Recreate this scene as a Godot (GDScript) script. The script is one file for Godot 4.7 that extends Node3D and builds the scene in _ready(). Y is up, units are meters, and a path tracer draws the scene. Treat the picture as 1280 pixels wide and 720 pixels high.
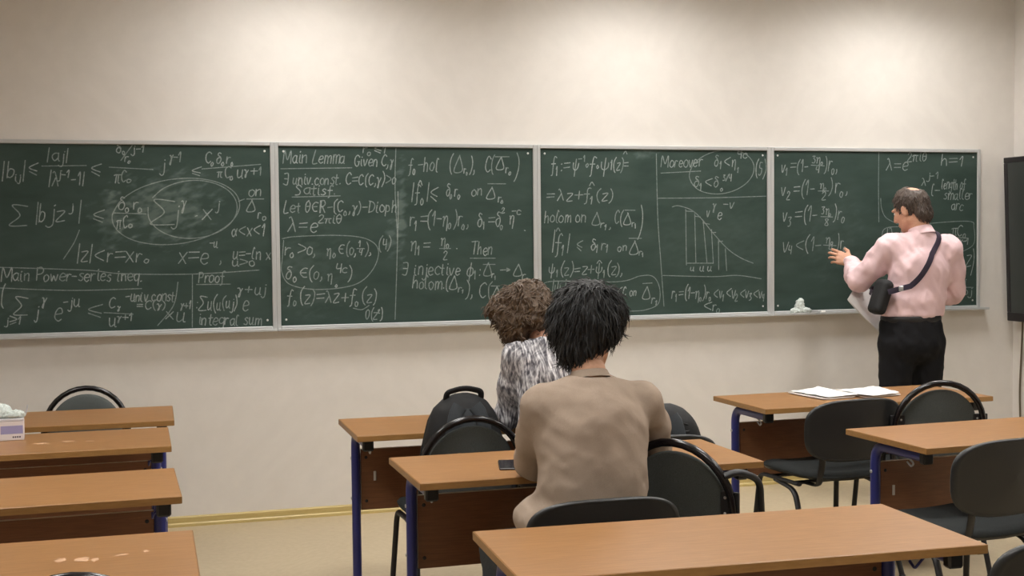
extends Node3D


# ---------------------------------------------------------------- scene
const LAMP_ENERGY := 4.8

func _ready() -> void:
	var cam := Camera3D.new()
	cam.name = "camera"
	cam.fov = 25.2577
	cam.near = 0.05
	cam.transform = Transform3D(Basis(Vector3(0.95855, -0.01031, 0.28472), Vector3(0.02162, 0.99910, -0.03662), Vector3(-0.28409, 0.04126, 0.95791)).orthonormalized(), Vector3(-0.7497, 1.5308, 7.0044))
	cam.current = true
	add_child(cam)
	var env := Environment.new()
	env.background_mode = Environment.BG_COLOR
	env.background_color = Color(0.02, 0.025, 0.03)
	env.tonemap_mode = Environment.TONE_MAPPER_LINEAR
	env.tonemap_exposure = 0.86
	env.sdfgi_enabled = true
	env.ssao_enabled = true
	env.ssil_enabled = true
	var we := WorldEnvironment.new()
	we.name = "environment"
	we.environment = env
	add_child(we)

	grain = noise(0.35, 77, 3)
	make_materials()
	M.scuff = mat(rgb(184, 146, 114), 0.9)
	M.ink = mat(rgb(70, 66, 84), 0.8)
	M.strap = mat(rgb(38, 28, 48), 0.6)
	build_room()
	build_lamps()
	rng.seed = 1234
	build_boards()

	var spots := [
		["", 0.69, 4.025, -2.45, "empty desk with only a wide woodgrain top, behind the seated person in beige"],
		["", 0.71, 2.81, 0.0, "desk with a phone on it, used by the person in beige"],
		["", 0.688, 1.795, -0.6, "front desk of the middle row, where the person in the streaked blouse sits"],
		["", 2.518, 1.64, 1.3, "desk with two piles of white paper by the person in pink"],
		["", 2.561, 2.753, 2.48, "bare desk behind the desk with the two paper piles"],
		["", -1.18, 1.061, -0.93, "desk nearest the chalkboard in the column by the tissue box, arch chair behind it"],
		["", -1.216, 1.768, -0.15, "desk with the tissue box on it"],
		["", -1.219, 2.766, 0.84, "bare desk just behind the desk with the tissue box"],
		["", -1.208, 3.732, -0.69, "desk with pinkish chalk smudges near its right end"],
	]
	var desks := []
	for i in spots.size():
		var s: Array = spots[i]
		var at := Vector3(s[1], 0, s[2])
		if i == 0:
			desks.append(make_desk(s[4], at, deg_to_rad(s[3])))
		else:
			desks.append(copy_of(desks[0], s[4], at, deg_to_rad(s[3])))
	hook_plate(desks[2])
	hook_plate(desks[4])
	scuffs(desks[8], [[0.28, -0.02, 0.016, 0.02], [0.33, -0.01, 0.02, 0.025], [0.36, 0.0, 0.014, 0.02], [0.42, -0.03, 0.022, 0.01], [0.48, -0.05, 0.01, 0.014]], 5)
	scuffs(desks[6], [[0.12, 0.02, 0.03, 0.02], [0.22, 0.0, 0.035, 0.016], [0.3, 0.03, 0.025, 0.014]], 6)

	# chairs
	var iso := iso_chair("black padded chair pushed to the desk with the paper piles", Vector3(2.23, 0, 1.87), deg_to_rad(6))
	copy_of(iso, "black padded chair at the bare desk behind the paper piles", Vector3(2.15, 0, 2.99), deg_to_rad(8))
	copy_of(iso, "black padded chair that the person in beige sits on", Vector3(0.56, 0, 3.30), 0.0).scale = Vector3.ONE * 0.95
	copy_of(iso, "black padded chair with the quilted black backpack on it", Vector3(1.23, 0, 2.19), deg_to_rad(-4)).scale = Vector3.ONE * 0.93
	copy_of(iso, "black padded chair behind the right end of the empty woodgrain desk", Vector3(1.42, 0, 4.24), deg_to_rad(0))
	copy_of(iso, "black padded chair that the person in the streaked blouse sits on", Vector3(0.86, 0, 2.22), 0.0)
	var a1 := arch_chair("arch backed chair holding the black backpack with a top handle", back_at(0.475, 2.34, deg_to_rad(0)), deg_to_rad(0), false)
	a1.scale = Vector3.ONE * 0.97
	var a2 := arch_chair("arch backed chair with armrests turned aside next to the person in beige", back_at(0.895, 3.25, deg_to_rad(-54)), deg_to_rad(-54), true)
	a2.scale = Vector3.ONE
	var a3 := copy_of(a1, "arch backed chair at the right end of the desk with paper piles", back_at(2.63, 2.18, deg_to_rad(-12)), deg_to_rad(-12))
	a3.scale = Vector3.ONE
	var a4 := copy_of(a1, "arch backed chair between the chalkboard wall and the nearest desk", back_at(-0.97, 0.5, deg_to_rad(180)), deg_to_rad(180))
	a4.scale = Vector3.ONE * 0.94
	var a5 := copy_of(a1, "arch backed chair at the desk with pinkish chalk smudges", back_at(-0.885, 4.16, 0.0), 0.0)
	a5.scale = Vector3.ONE * 0.94

	build_lecturer()
	build_student()
	build_woman()
	build_backpack("backpack", "black backpack with a top handle standing on the arch backed chair", Vector3(0.475, 0.515, 2.18), 0.0, 0.34, 0.40, 0.24, false)
	build_backpack("backpack", "black backpack with quilted seams to the right of the person in beige", Vector3(1.30, 0.462, 2.24), deg_to_rad(-25), 0.33, 0.38, 0.24, true)
	build_screen()
	build_small()


# ---------------------------------------------------------------- mesh building
class MB:
	var v := PackedVector3Array()
	var n := PackedVector3Array()
	var uv := PackedVector2Array()
	var col := PackedColorArray()
	var idx := PackedInt32Array()
	var use_col := false
	func vert(p: Vector3, nn: Vector3, t := Vector2.ZERO) -> int:
		v.append(p); n.append(nn); uv.append(t)
		return v.size() - 1
	func tri(a: int, b: int, c: int) -> void:
		var g := (v[b] - v[a]).cross(v[c] - v[a])
		if g.dot(n[a] + n[b] + n[c]) > 0.0:
			idx.append_array([a, c, b])
		else:
			idx.append_array([a, b, c])
	func poly(pts: Array, nn: Vector3, uvs: Array = []) -> void:
		var base := v.size()
		for i in pts.size():
			vert(pts[i], nn, uvs[i] if uvs else Vector2.ZERO)
		for i in range(1, pts.size() - 1):
			tri(base, base + i, base + i + 1)
	# flat polygon whose outside faces away from a point inside the body
	func face(pts: Array, inside: Vector3) -> void:
		var nn: Vector3 = (pts[1] - pts[0]).cross(pts[2] - pts[0])
		if nn.length() < 1e-12:
			return
		nn = nn.normalized()
		if nn.dot(pts[0] - inside) < 0.0:
			nn = -nn
		poly(pts, nn)
	# grid of rows x cols points, smooth
	func grid(rows: Array, closed := false, uvs := false) -> void:
		var nr: int = rows.size()
		var nc: int = rows[0].size()
		var base := v.size()
		for r in nr:
			for c in nc:
				vert(rows[r][c], Vector3.ZERO, Vector2(float(c) / (nc - 1), float(r) / (nr - 1)))
		var cc: int = nc if closed else nc - 1
		for r in nr - 1:
			for c in cc:
				var a := base + r * nc + c
				var b := base + r * nc + (c + 1) % nc
				var d := a + nc
				var e := b + nc
				idx.append_array([a, d, b, b, d, e])
		smooth(base)
	func smooth(from: int) -> void:
		for i in range(from, n.size()):
			n[i] = Vector3.ZERO
		for i in range(0, idx.size(), 3):
			if idx[i] < from:
				continue
			var g := (v[idx[i + 2]] - v[idx[i]]).cross(v[idx[i + 1]] - v[idx[i]])
			for k in 3:
				n[idx[i + k]] += g
		for i in range(from, n.size()):
			n[i] = n[i].normalized() if n[i].length() > 1e-14 else Vector3.UP
	func add(o: MB, t: Transform3D) -> void:
		var base := v.size()
		for i in o.v.size():
			v.append(t * o.v[i]); n.append((t.basis * o.n[i]).normalized()); uv.append(o.uv[i])
		if o.use_col:
			use_col = true
			col.append_array(o.col)
		for i in o.idx:
			idx.append(base + i)
	func mesh() -> ArrayMesh:
		var a := []
		a.resize(Mesh.ARRAY_MAX)
		a[Mesh.ARRAY_VERTEX] = v
		a[Mesh.ARRAY_NORMAL] = n
		a[Mesh.ARRAY_TEX_UV] = uv
		if use_col and col.size() == v.size():
			a[Mesh.ARRAY_COLOR] = col
		a[Mesh.ARRAY_INDEX] = idx
		var m := ArrayMesh.new()
		m.add_surface_from_arrays(Mesh.PRIMITIVE_TRIANGLES, a)
		return m

# ---------------------------------------------------------------- soft bodies: a distance field on a grid, meshed as surface nets
class Field:
	var o: Vector3
	var c: float
	var nx: int
	var ny: int
	var nz: int
	var d := PackedFloat32Array()
	func _init(lo: Vector3, hi: Vector3, cell: float) -> void:
		o = lo; c = cell
		nx = int((hi.x - lo.x) / cell) + 2
		ny = int((hi.y - lo.y) / cell) + 2
		nz = int((hi.z - lo.z) / cell) + 2
		d.resize(nx * ny * nz)
		d.fill(1.0)
	func span(lo: Vector3, hi: Vector3) -> Array:
		var a := (lo - o) / c
		var b := (hi - o) / c
		return [maxi(0, int(a.x)), mini(nx, int(b.x) + 2), maxi(0, int(a.y)), mini(ny, int(b.y) + 2), maxi(0, int(a.z)), mini(nz, int(b.z) + 2)]
	func mix_in(i: int, q: float, k: float) -> void:
		var e := d[i]
		var h := maxf(k - absf(e - q), 0.0) / k
		d[i] = minf(e, q) - h * h * k * 0.25
	# tapered capsule
	func cap(a: Vector3, b: Vector3, ra: float, rb: float, k := 0.03) -> void:
		var m := Vector3.ONE * (maxf(ra, rb) + k + 2.0 * c)
		var s := span(a.min(b) - m, a.max(b) + m)
		var ab := b - a
		var l2 := maxf(ab.length_squared(), 1e-9)
		for z in range(s[4], s[5]):
			for y in range(s[2], s[3]):
				var i: int = (z * ny + y) * nx + s[0]
				for x in range(s[0], s[1]):
					var p := Vector3(o.x + x * c, o.y + y * c, o.z + z * c) - a
					var t := clampf(p.dot(ab) / l2, 0.0, 1.0)
					var q := (p - ab * t).length() - (ra + (rb - ra) * t)
					if q < k + 2.0 * c:
						mix_in(i, q, k)
					i += 1
	func chain(pts: Array, rs: Array, k := 0.03) -> void:
		for i in pts.size() - 1:
			cap(pts[i], pts[i + 1], rs[i], rs[i + 1], k)
	# ellipsoid, cut away when carve is set
	func ell(p0: Vector3, r: Vector3, k := 0.03, bs := Basis.IDENTITY, carve := false) -> void:
		var m := Vector3.ONE * (maxf(r.x, maxf(r.y, r.z)) + k + 2.0 * c)
		var s := span(p0 - m, p0 + m)
		var inv := bs.inverse()
		for z in range(s[4], s[5]):
			for y in range(s[2], s[3]):
				var i: int = (z * ny + y) * nx + s[0]
				for x in range(s[0], s[1]):
					var p := inv * (Vector3(o.x + x * c, o.y + y * c, o.z + z * c) - p0)
					var k0 := (p / r).length()
					var k1 := (p / (r * r)).length()
					var q := k0 * (k0 - 1.0) / maxf(k1, 1e-6)
					if carve:
						if -q > d[i] - k:
							var e := d[i]
							var h := maxf(k - absf(e + q), 0.0) / k
							d[i] = maxf(e, -q) + h * h * k * 0.25
					elif q < k + 2.0 * c:
						mix_in(i, q, k)
					i += 1
	# keep only the side the normal points away from
	func clip(p0: Vector3, nn: Vector3) -> void:
		var i := 0
		for z in nz:
			for y in ny:
				for x in nx:
					if d[i] < 0.1:
						d[i] = maxf(d[i], (Vector3(o.x + x * c, o.y + y * c, o.z + z * c) - p0).dot(nn))
					i += 1
	func at(p: Vector3) -> float:
		var q := (p - o) / c
		var x := clampi(int(q.x), 0, nx - 2)
		var y := clampi(int(q.y), 0, ny - 2)
		var z := clampi(int(q.z), 0, nz - 2)
		var f := q - Vector3(x, y, z)
		var i := (z * ny + y) * nx + x
		var j := i + nx * ny
		var a := lerpf(lerpf(d[i], d[i + 1], f.x), lerpf(d[i + nx], d[i + nx + 1], f.x), f.y)
		var b := lerpf(lerpf(d[j], d[j + 1], f.x), lerpf(d[j + nx], d[j + nx + 1], f.x), f.y)
		return lerpf(a, b, f.z)
	func grad(p: Vector3) -> Vector3:
		var e := c
		return Vector3(at(p + Vector3(e, 0, 0)) - at(p - Vector3(e, 0, 0)), at(p + Vector3(0, e, 0)) - at(p - Vector3(0, e, 0)), at(p + Vector3(0, 0, e)) - at(p - Vector3(0, 0, e))).normalized()
	func on_surface(p: Vector3, off: float) -> Vector3:
		for k in 12:
			p -= grad(p) * clampf(at(p) - off, -0.03, 0.03)
		return p
	# first point outside the body on the way from c through p, lifted by off
	func shell(c0: Vector3, p: Vector3, off: float) -> Vector3:
		var dir := (p - c0).normalized()
		var a := 0.0
		while a < 0.4 and at(c0 + dir * a) < 0.0:
			a += c * 0.25
		return c0 + dir * (a + off)
	func build(disp = null) -> MB:
		var b := MB.new()
		var cell := PackedInt32Array()
		cell.resize(nx * ny * nz)
		cell.fill(-1)
		var sl := nx * ny
		var offs := [0, 1, nx, nx + 1, sl, sl + 1, sl + nx, sl + nx + 1]
		for z in nz - 1:
			for y in ny - 1:
				var i := (z * ny + y) * nx
				for x in nx - 1:
					var near := d[i]
					if near < 0.1 and near > -0.1:
						var inside := 0
						for f in offs:
							if d[i + f] < 0.0:
								inside += 1
						if inside > 0 and inside < 8:
							var sum := Vector3.ZERO
							var cnt := 0
							for k in 12:
								var ca: int = [0, 2, 4, 6, 0, 1, 4, 5, 0, 1, 2, 3][k]
								var cb: int = [1, 3, 5, 7, 2, 3, 6, 7, 4, 5, 6, 7][k]
								var da := d[i + offs[ca]]
								var db := d[i + offs[cb]]
								if (da < 0.0) != (db < 0.0):
									var t := da / (da - db)
									var pa := Vector3(ca & 1, (ca >> 1) & 1, ca >> 2)
									var pb := Vector3(cb & 1, (cb >> 1) & 1, cb >> 2)
									sum += pa.lerp(pb, t)
									cnt += 1
							cell[i] = b.vert(o + (Vector3(x, y, z) + sum / cnt) * c, Vector3.ZERO)
					i += 1
		for z in range(1, nz - 1):
			for y in range(1, ny - 1):
				var i := (z * ny + y) * nx + 1
				for x in range(1, nx - 1):
					var s0 := d[i] < 0.0
					if s0 != (d[i + 1] < 0.0):
						quad(b, cell[i], cell[i - nx], cell[i - nx - sl], cell[i - sl], s0)
					if s0 != (d[i + nx] < 0.0):
						quad(b, cell[i], cell[i - sl], cell[i - 1 - sl], cell[i - 1], s0)
					if s0 != (d[i + sl] < 0.0):
						quad(b, cell[i], cell[i - 1], cell[i - 1 - nx], cell[i - nx], s0)
					i += 1
		b.smooth(0)
		if disp != null:
			for i in b.v.size():
				b.v[i] += b.n[i] * float(disp.call(b.v[i], b.n[i]))
			b.smooth(0)
		return b
	func quad(b: MB, p: int, q: int, r: int, s: int, out: bool) -> void:
		if p < 0 or q < 0 or r < 0 or s < 0:
			return
		if out:
			b.idx.append_array([p, r, q, p, s, r])
		else:
			b.idx.append_array([p, q, r, p, r, s])

# ---------------------------------------------------------------- helpers
var M := {}
var taken := {}
var rng := RandomNumberGenerator.new()

func mat(c: Color, rough := 0.6, metal := 0.0, spec := 0.5) -> StandardMaterial3D:
	var m := StandardMaterial3D.new()
	m.albedo_color = c
	m.roughness = rough
	m.metallic = metal
	m.metallic_specular = spec
	return m

func rgb(r: int, g: int, b: int) -> Color:
	return Color8(r, g, b)

func numbered(called: String) -> String:
	if not taken.has(called):
		taken[called] = 0
		return called
	taken[called] += 1
	return "%s_%03d" % [called, taken[called]]

func tag(o: Node, label: String, category := "", group := "", kind := "") -> Node:
	if label: o.set_meta("label", label)
	if category: o.set_meta("category", category)
	if group: o.set_meta("group", group)
	if kind: o.set_meta("kind", kind)
	return o

func part(called: String, shape, m: Material, parent: Node, t := Transform3D.IDENTITY) -> MeshInstance3D:
	var o := MeshInstance3D.new()
	o.mesh = shape.mesh() if shape is MB else shape
	o.name = called
	o.material_override = m
	o.transform = t
	parent.add_child(o, true)
	return o

func thing(called: String, label: String, category: String, at := Vector3.ZERO, turn := 0.0, group := "") -> Node3D:
	var o := Node3D.new()
	o.name = numbered(called)
	add_child(o)
	o.position = at
	o.rotation.y = turn
	tag(o, label, category, group)
	return o

func single(called: String, shape, m: Material, label: String, category: String, t := Transform3D.IDENTITY, group := "") -> MeshInstance3D:
	var o := part(numbered(called), shape, m, self, t)
	tag(o, label, category, group)
	return o

func struct(called: String, shape, m: Material, t := Transform3D.IDENTITY) -> MeshInstance3D:
	var o := part(called, shape, m, self, t)
	o.set_meta("kind", "structure")
	return o

func at3(x: float, y: float, z: float) -> Transform3D:
	return Transform3D(Basis.IDENTITY, Vector3(x, y, z))

# box with chamfered edges, from corner to corner
func bevel_box(lo: Vector3, hi: Vector3, e := 0.002, b: MB = null) -> MB:
	if b == null: b = MB.new()
	var c := (lo + hi) * 0.5
	var h := (hi - lo) * 0.5
	e = minf(e, minf(h.x, minf(h.y, h.z)) * 0.9)
	var pt := func(s: Vector3, ax: int) -> Vector3:
		var q := h - Vector3(e, e, e)
		q[ax] = h[ax]
		return c + Vector3(q.x * s.x, q.y * s.y, q.z * s.z)
	for ax in 3:
		var u := (ax + 1) % 3
		var w := (ax + 2) % 3
		for s in [-1.0, 1.0]:
			var ps := []
			for k in [[-1, -1], [1, -1], [1, 1], [-1, 1]]:
				var sg := Vector3.ZERO
				sg[ax] = s; sg[u] = k[0]; sg[w] = k[1]
				ps.append(pt.call(sg, ax))
			b.face(ps, c)
			for s2 in [-1.0, 1.0]:
				var a := Vector3.ZERO
				a[ax] = s; a[u] = s2; a[w] = -1.0
				var d := a
				d[w] = 1.0
				b.face([pt.call(a, ax), pt.call(d, ax), pt.call(d, u), pt.call(a, u)], c)
	for i in 8:
		var s := Vector3(1 if i & 1 else -1, 1 if i & 2 else -1, 1 if i & 4 else -1)
		b.face([pt.call(s, 0), pt.call(s, 1), pt.call(s, 2)], c)
	return b

# corners of a path rounded off
func fillet(p: Array, r: float, steps := 5) -> Array:
	var out := [p[0]]
	for i in range(1, p.size() - 1):
		var a: Vector3 = p[i - 1] - p[i]
		var b: Vector3 = p[i + 1] - p[i]
		var q: float = minf(r, minf(a.length(), b.length()) * 0.48)
		var s: Vector3 = p[i] + a.normalized() * q
		var e: Vector3 = p[i] + b.normalized() * q
		for k in steps + 1:
			var t := float(k) / steps
			out.append(s.lerp(p[i], t).lerp(Vector3(p[i]).lerp(e, t), t))
	out.append(p[-1])
	return out

# tube with an oval section along a path
func tube(p: Array, rx: float, ry := 0.0, seg := 10, b: MB = null, up := Vector3.ZERO) -> MB:
	if b == null: b = MB.new()
	if ry == 0.0: ry = rx
	var rows := []
	var t0: Vector3 = (p[1] - p[0]).normalized()
	var side := up
	if side == Vector3.ZERO:
		side = Vector3.RIGHT if absf(t0.x) < 0.9 else Vector3.UP
	for i in p.size():
		var t: Vector3
		if i == 0: t = p[1] - p[0]
		elif i == p.size() - 1: t = p[i] - p[i - 1]
		else: t = (p[i + 1] - p[i]).normalized() + (p[i] - p[i - 1]).normalized()
		t = t.normalized()
		side = (side - t * side.dot(t)).normalized()
		var w := t.cross(side)
		var row := []
		for k in seg:
			var a := TAU * k / seg
			row.append(p[i] + side * cos(a) * rx + w * sin(a) * ry)
		rows.append(row)
	var base := b.v.size()
	b.grid(rows, true)
	# outward normals
	var mid: Vector3 = p[0]
	if b.n[base].dot(b.v[base] - mid) < 0.0:
		for i in range(base, b.n.size()): b.n[i] = -b.n[i]
		for i in range(0, b.idx.size(), 3):
			if b.idx[i] >= base:
				var q := b.idx[i + 1]; b.idx[i + 1] = b.idx[i + 2]; b.idx[i + 2] = q
	b.face(rows[0], p[0] + t0 * 0.01)
	b.face(rows[-1], p[-1] - (Vector3(p[-1]) - Vector3(p[-2])).normalized() * 0.01)
	return b

# cushion-like plate: an outline in x,y grown through rings of [inset share, z]
func plate(outline: Array, rings: Array, bend: Callable, b: MB = null) -> MB:
	if b == null: b = MB.new()
	var c := Vector2.ZERO
	for q in outline: c += q
	c /= outline.size()
	var rows := []
	for r in rings:
		var row := []
		for q in outline:
			var w: Vector2 = c + (Vector2(q) - c) * float(r[0])
			row.append(bend.call(Vector3(w.x, w.y, r[1])))
		rows.append(row)
	b.grid(rows, true)
	return b

func lathe(prof: Array, seg := 20, b: MB = null) -> MB:
	if b == null: b = MB.new()
	var rows := []
	for q in prof:
		var row := []
		for k in seg:
			var a := TAU * k / seg
			row.append(Vector3(cos(a) * q[0], q[1], sin(a) * q[0]))
		rows.append(row)
	b.grid(rows, true)
	return b

func superoval(w: float, h: float, pw: float, n := 40) -> Array:
	var out := []
	for i in n:
		var a := TAU * i / n
		var ca := cos(a)
		var sa := sin(a)
		out.append(Vector2(signf(ca) * pow(absf(ca), 2.0 / pw) * w, signf(sa) * pow(absf(sa), 2.0 / pw) * h))
	return out


# ---------------------------------------------------------------- materials
func noise(freq: float, seed_: int, oct := 4) -> FastNoiseLite:
	var f := FastNoiseLite.new()
	f.noise_type = FastNoiseLite.TYPE_SIMPLEX_SMOOTH
	f.frequency = freq
	f.seed = seed_
	f.fractal_octaves = oct
	return f

# tiling picture made of two colours mixed by stretched noise
func two_tone(w: int, h: int, a: Color, b: Color, fx: float, fy: float, seed_: int, gain := 1.0, ridged := false) -> ImageTexture:
	var f := noise(1.0, seed_, 4)
	if ridged: f.fractal_type = FastNoiseLite.FRACTAL_RIDGED
	var im := Image.create(w, h, false, Image.FORMAT_RGB8)
	for y in h:
		for x in w:
			# wrapped around two circles so that it repeats without a seam
			var u := TAU * x / w
			var v := TAU * y / h
			var t := f.get_noise_3d(cos(u) * fx + 7.0, sin(u) * fx + cos(v) * fy, sin(v) * fy)
			im.set_pixel(x, y, a.lerp(b, clampf(0.5 + t * gain, 0.0, 1.0)))
	im.generate_mipmaps()
	return ImageTexture.create_from_image(im)

func tri_mat(t: Texture2D, scale_: Vector3, rough := 0.6, world := false) -> StandardMaterial3D:
	var m := mat(Color.WHITE, rough)
	m.albedo_texture = t
	m.uv1_triplanar = true
	m.uv1_world_triplanar = world
	m.uv1_scale = scale_
	return m

func make_materials() -> void:
	M.wall = tri_mat(two_tone(256, 256, rgb(221, 216, 210), rgb(225, 220, 214), 2.0, 2.0, 3, 1.0), Vector3(0.6, 0.6, 0.6), 0.75, true)
	M.wall.metallic_specular = 0.25
	M.ceiling = mat(rgb(225, 222, 216), 0.9)
	M.floor = tri_mat(two_tone(256, 256, rgb(170, 154, 126), rgb(178, 162, 134), 6.0, 6.0, 9, 1.0), Vector3(0.8, 0.8, 0.8), 0.42, true)
	M.base = tri_mat(two_tone(256, 64, rgb(178, 156, 98), rgb(194, 174, 116), 1.0, 5.0, 5), Vector3(0.7, 5.0, 5.0), 0.4)
	var wood := two_tone(512, 256, rgb(139, 98, 57), rgb(158, 115, 71), 1.6, 12.0, 21, 1.1)
	M.wood = tri_mat(wood, Vector3(0.9, 2.6, 2.6), 0.36)
	var wood2 := two_tone(512, 256, rgb(112, 72, 46), rgb(128, 85, 55), 1.6, 12.0, 22, 1.0)
	M.panel = tri_mat(wood2, Vector3(0.9, 2.6, 2.6), 0.42)
	M.edge = tri_mat(two_tone(256, 64, rgb(140, 102, 56), rgb(156, 116, 66), 2.0, 6.0, 23), Vector3(1.2, 4.0, 4.0), 0.42)
	M.edge_pale = mat(rgb(196, 182, 160), 0.45)
	M.blue = mat(rgb(40, 45, 112), 0.35)
	M.steel = mat(rgb(176, 176, 178), 0.4, 0.6)
	M.hook = mat(rgb(196, 192, 186), 0.5)
	M.black = mat(rgb(24, 23, 25), 0.45)
	M.gloss_black = mat(rgb(20, 17, 20), 0.22)
	M.plastic = mat(rgb(32, 33, 34), 0.42)
	M.cloth = tri_mat(two_tone(128, 128, rgb(76, 80, 79), rgb(92, 96, 95), 14.0, 14.0, 31, 1.4), Vector3(5, 5, 5), 0.9)
	M.cloth.metallic_specular = 0.2
	M.seat_cloth = tri_mat(two_tone(128, 128, rgb(44, 46, 46), rgb(56, 58, 58), 14.0, 14.0, 32, 1.4), Vector3(5, 5, 5), 0.9)
	M.seat_cloth.metallic_specular = 0.2
	M.alu = mat(rgb(190, 191, 191), 0.45, 0.25)
	M.screw = mat(rgb(200, 200, 196), 0.35, 0.4)
	M.paper = mat(rgb(236, 234, 232), 0.8)
	M.paper_grey = mat(rgb(206, 203, 208), 0.8)
	M.rag = tri_mat(two_tone(64, 64, rgb(176, 186, 182), rgb(220, 226, 222), 3.0, 3.0, 41, 1.6), Vector3(9, 9, 9), 0.9)
	M.chalk = mat(rgb(238, 236, 230), 0.95)
	M.screen = mat(rgb(48, 53, 51), 0.3)
	M.bezel = mat(rgb(22, 20, 24), 0.4)
	M.phone = mat(rgb(26, 27, 32), 0.1)
	M.phone_case = mat(rgb(52, 46, 44), 0.4)
	M.bag = tri_mat(two_tone(128, 128, rgb(14, 14, 16), rgb(24, 25, 27), 10.0, 10.0, 51, 1.3), Vector3(6, 6, 6), 0.75)
	M.bag_panel = tri_mat(two_tone(128, 128, rgb(40, 44, 48), rgb(54, 58, 62), 16.0, 16.0, 52, 1.3), Vector3(8, 8, 8), 0.85)
	M.skin = tri_mat(two_tone(128, 128, rgb(196, 146, 120), rgb(212, 162, 136), 3.0, 3.0, 61), Vector3(6, 6, 6), 0.55)
	M.skin_asian = tri_mat(two_tone(128, 128, rgb(190, 144, 116), rgb(206, 160, 132), 3.0, 3.0, 62), Vector3(6, 6, 6), 0.55)
	M.sweater = tri_mat(two_tone(256, 256, rgb(152, 136, 122), rgb(166, 149, 134), 20.0, 20.0, 63, 1.2), Vector3(4, 4, 4), 0.95)
	M.sweater.metallic_specular = 0.15
	M.pink = tri_mat(two_tone(128, 128, rgb(226, 194, 198), rgb(234, 204, 208), 8.0, 8.0, 64), Vector3(5, 5, 5), 0.75)
	M.pink.metallic_specular = 0.25
	M.trousers = mat(rgb(24, 24, 27), 0.8, 0.0, 0.3)
	M.jeans = tri_mat(two_tone(128, 128, rgb(62, 68, 76), rgb(84, 90, 98), 10.0, 10.0, 65), Vector3(6, 6, 6), 0.9)
	M.skirt = mat(rgb(40, 40, 46), 0.85)
	M.shoe = mat(rgb(28, 25, 24), 0.4)
	M.blouse = tri_mat(two_tone(256, 256, rgb(60, 58, 66), rgb(236, 235, 237), 7.0, 2.5, 66, 1.9), Vector3(2.6, 1.6, 2.6), 0.85)
	M.hair_black = tri_mat(two_tone(256, 64, rgb(9, 9, 10), rgb(22, 21, 22), 16.0, 1.5, 67, 1.4), Vector3(6, 4, 6), 0.6)
	M.hair_brown = tri_mat(two_tone(256, 128, rgb(52, 38, 26), rgb(100, 77, 53), 12.0, 3.0, 68, 1.6), Vector3(7, 6, 7), 0.55)
	M.hair_grey = tri_mat(two_tone(256, 64, rgb(50, 41, 36), rgb(98, 84, 75), 16.0, 2.0, 69, 1.5), Vector3(6, 5, 6), 0.6)
	M.eye = mat(rgb(230, 226, 220), 0.2)
	M.iris = mat(rgb(44, 32, 26), 0.15)
	M.glow = mat(rgb(255, 250, 238), 0.5)
	M.glow.emission_enabled = true
	M.glow.emission = rgb(255, 246, 230)
	M.glow.emission_energy_multiplier = 1.5
	M.louvre = mat(rgb(200, 200, 200), 0.3, 0.85)
	M.box_print = mat(rgb(150, 146, 186), 0.7)
	M.box_card = mat(rgb(222, 214, 214), 0.7)
	M.cable = mat(rgb(96, 84, 66), 0.6)

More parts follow.
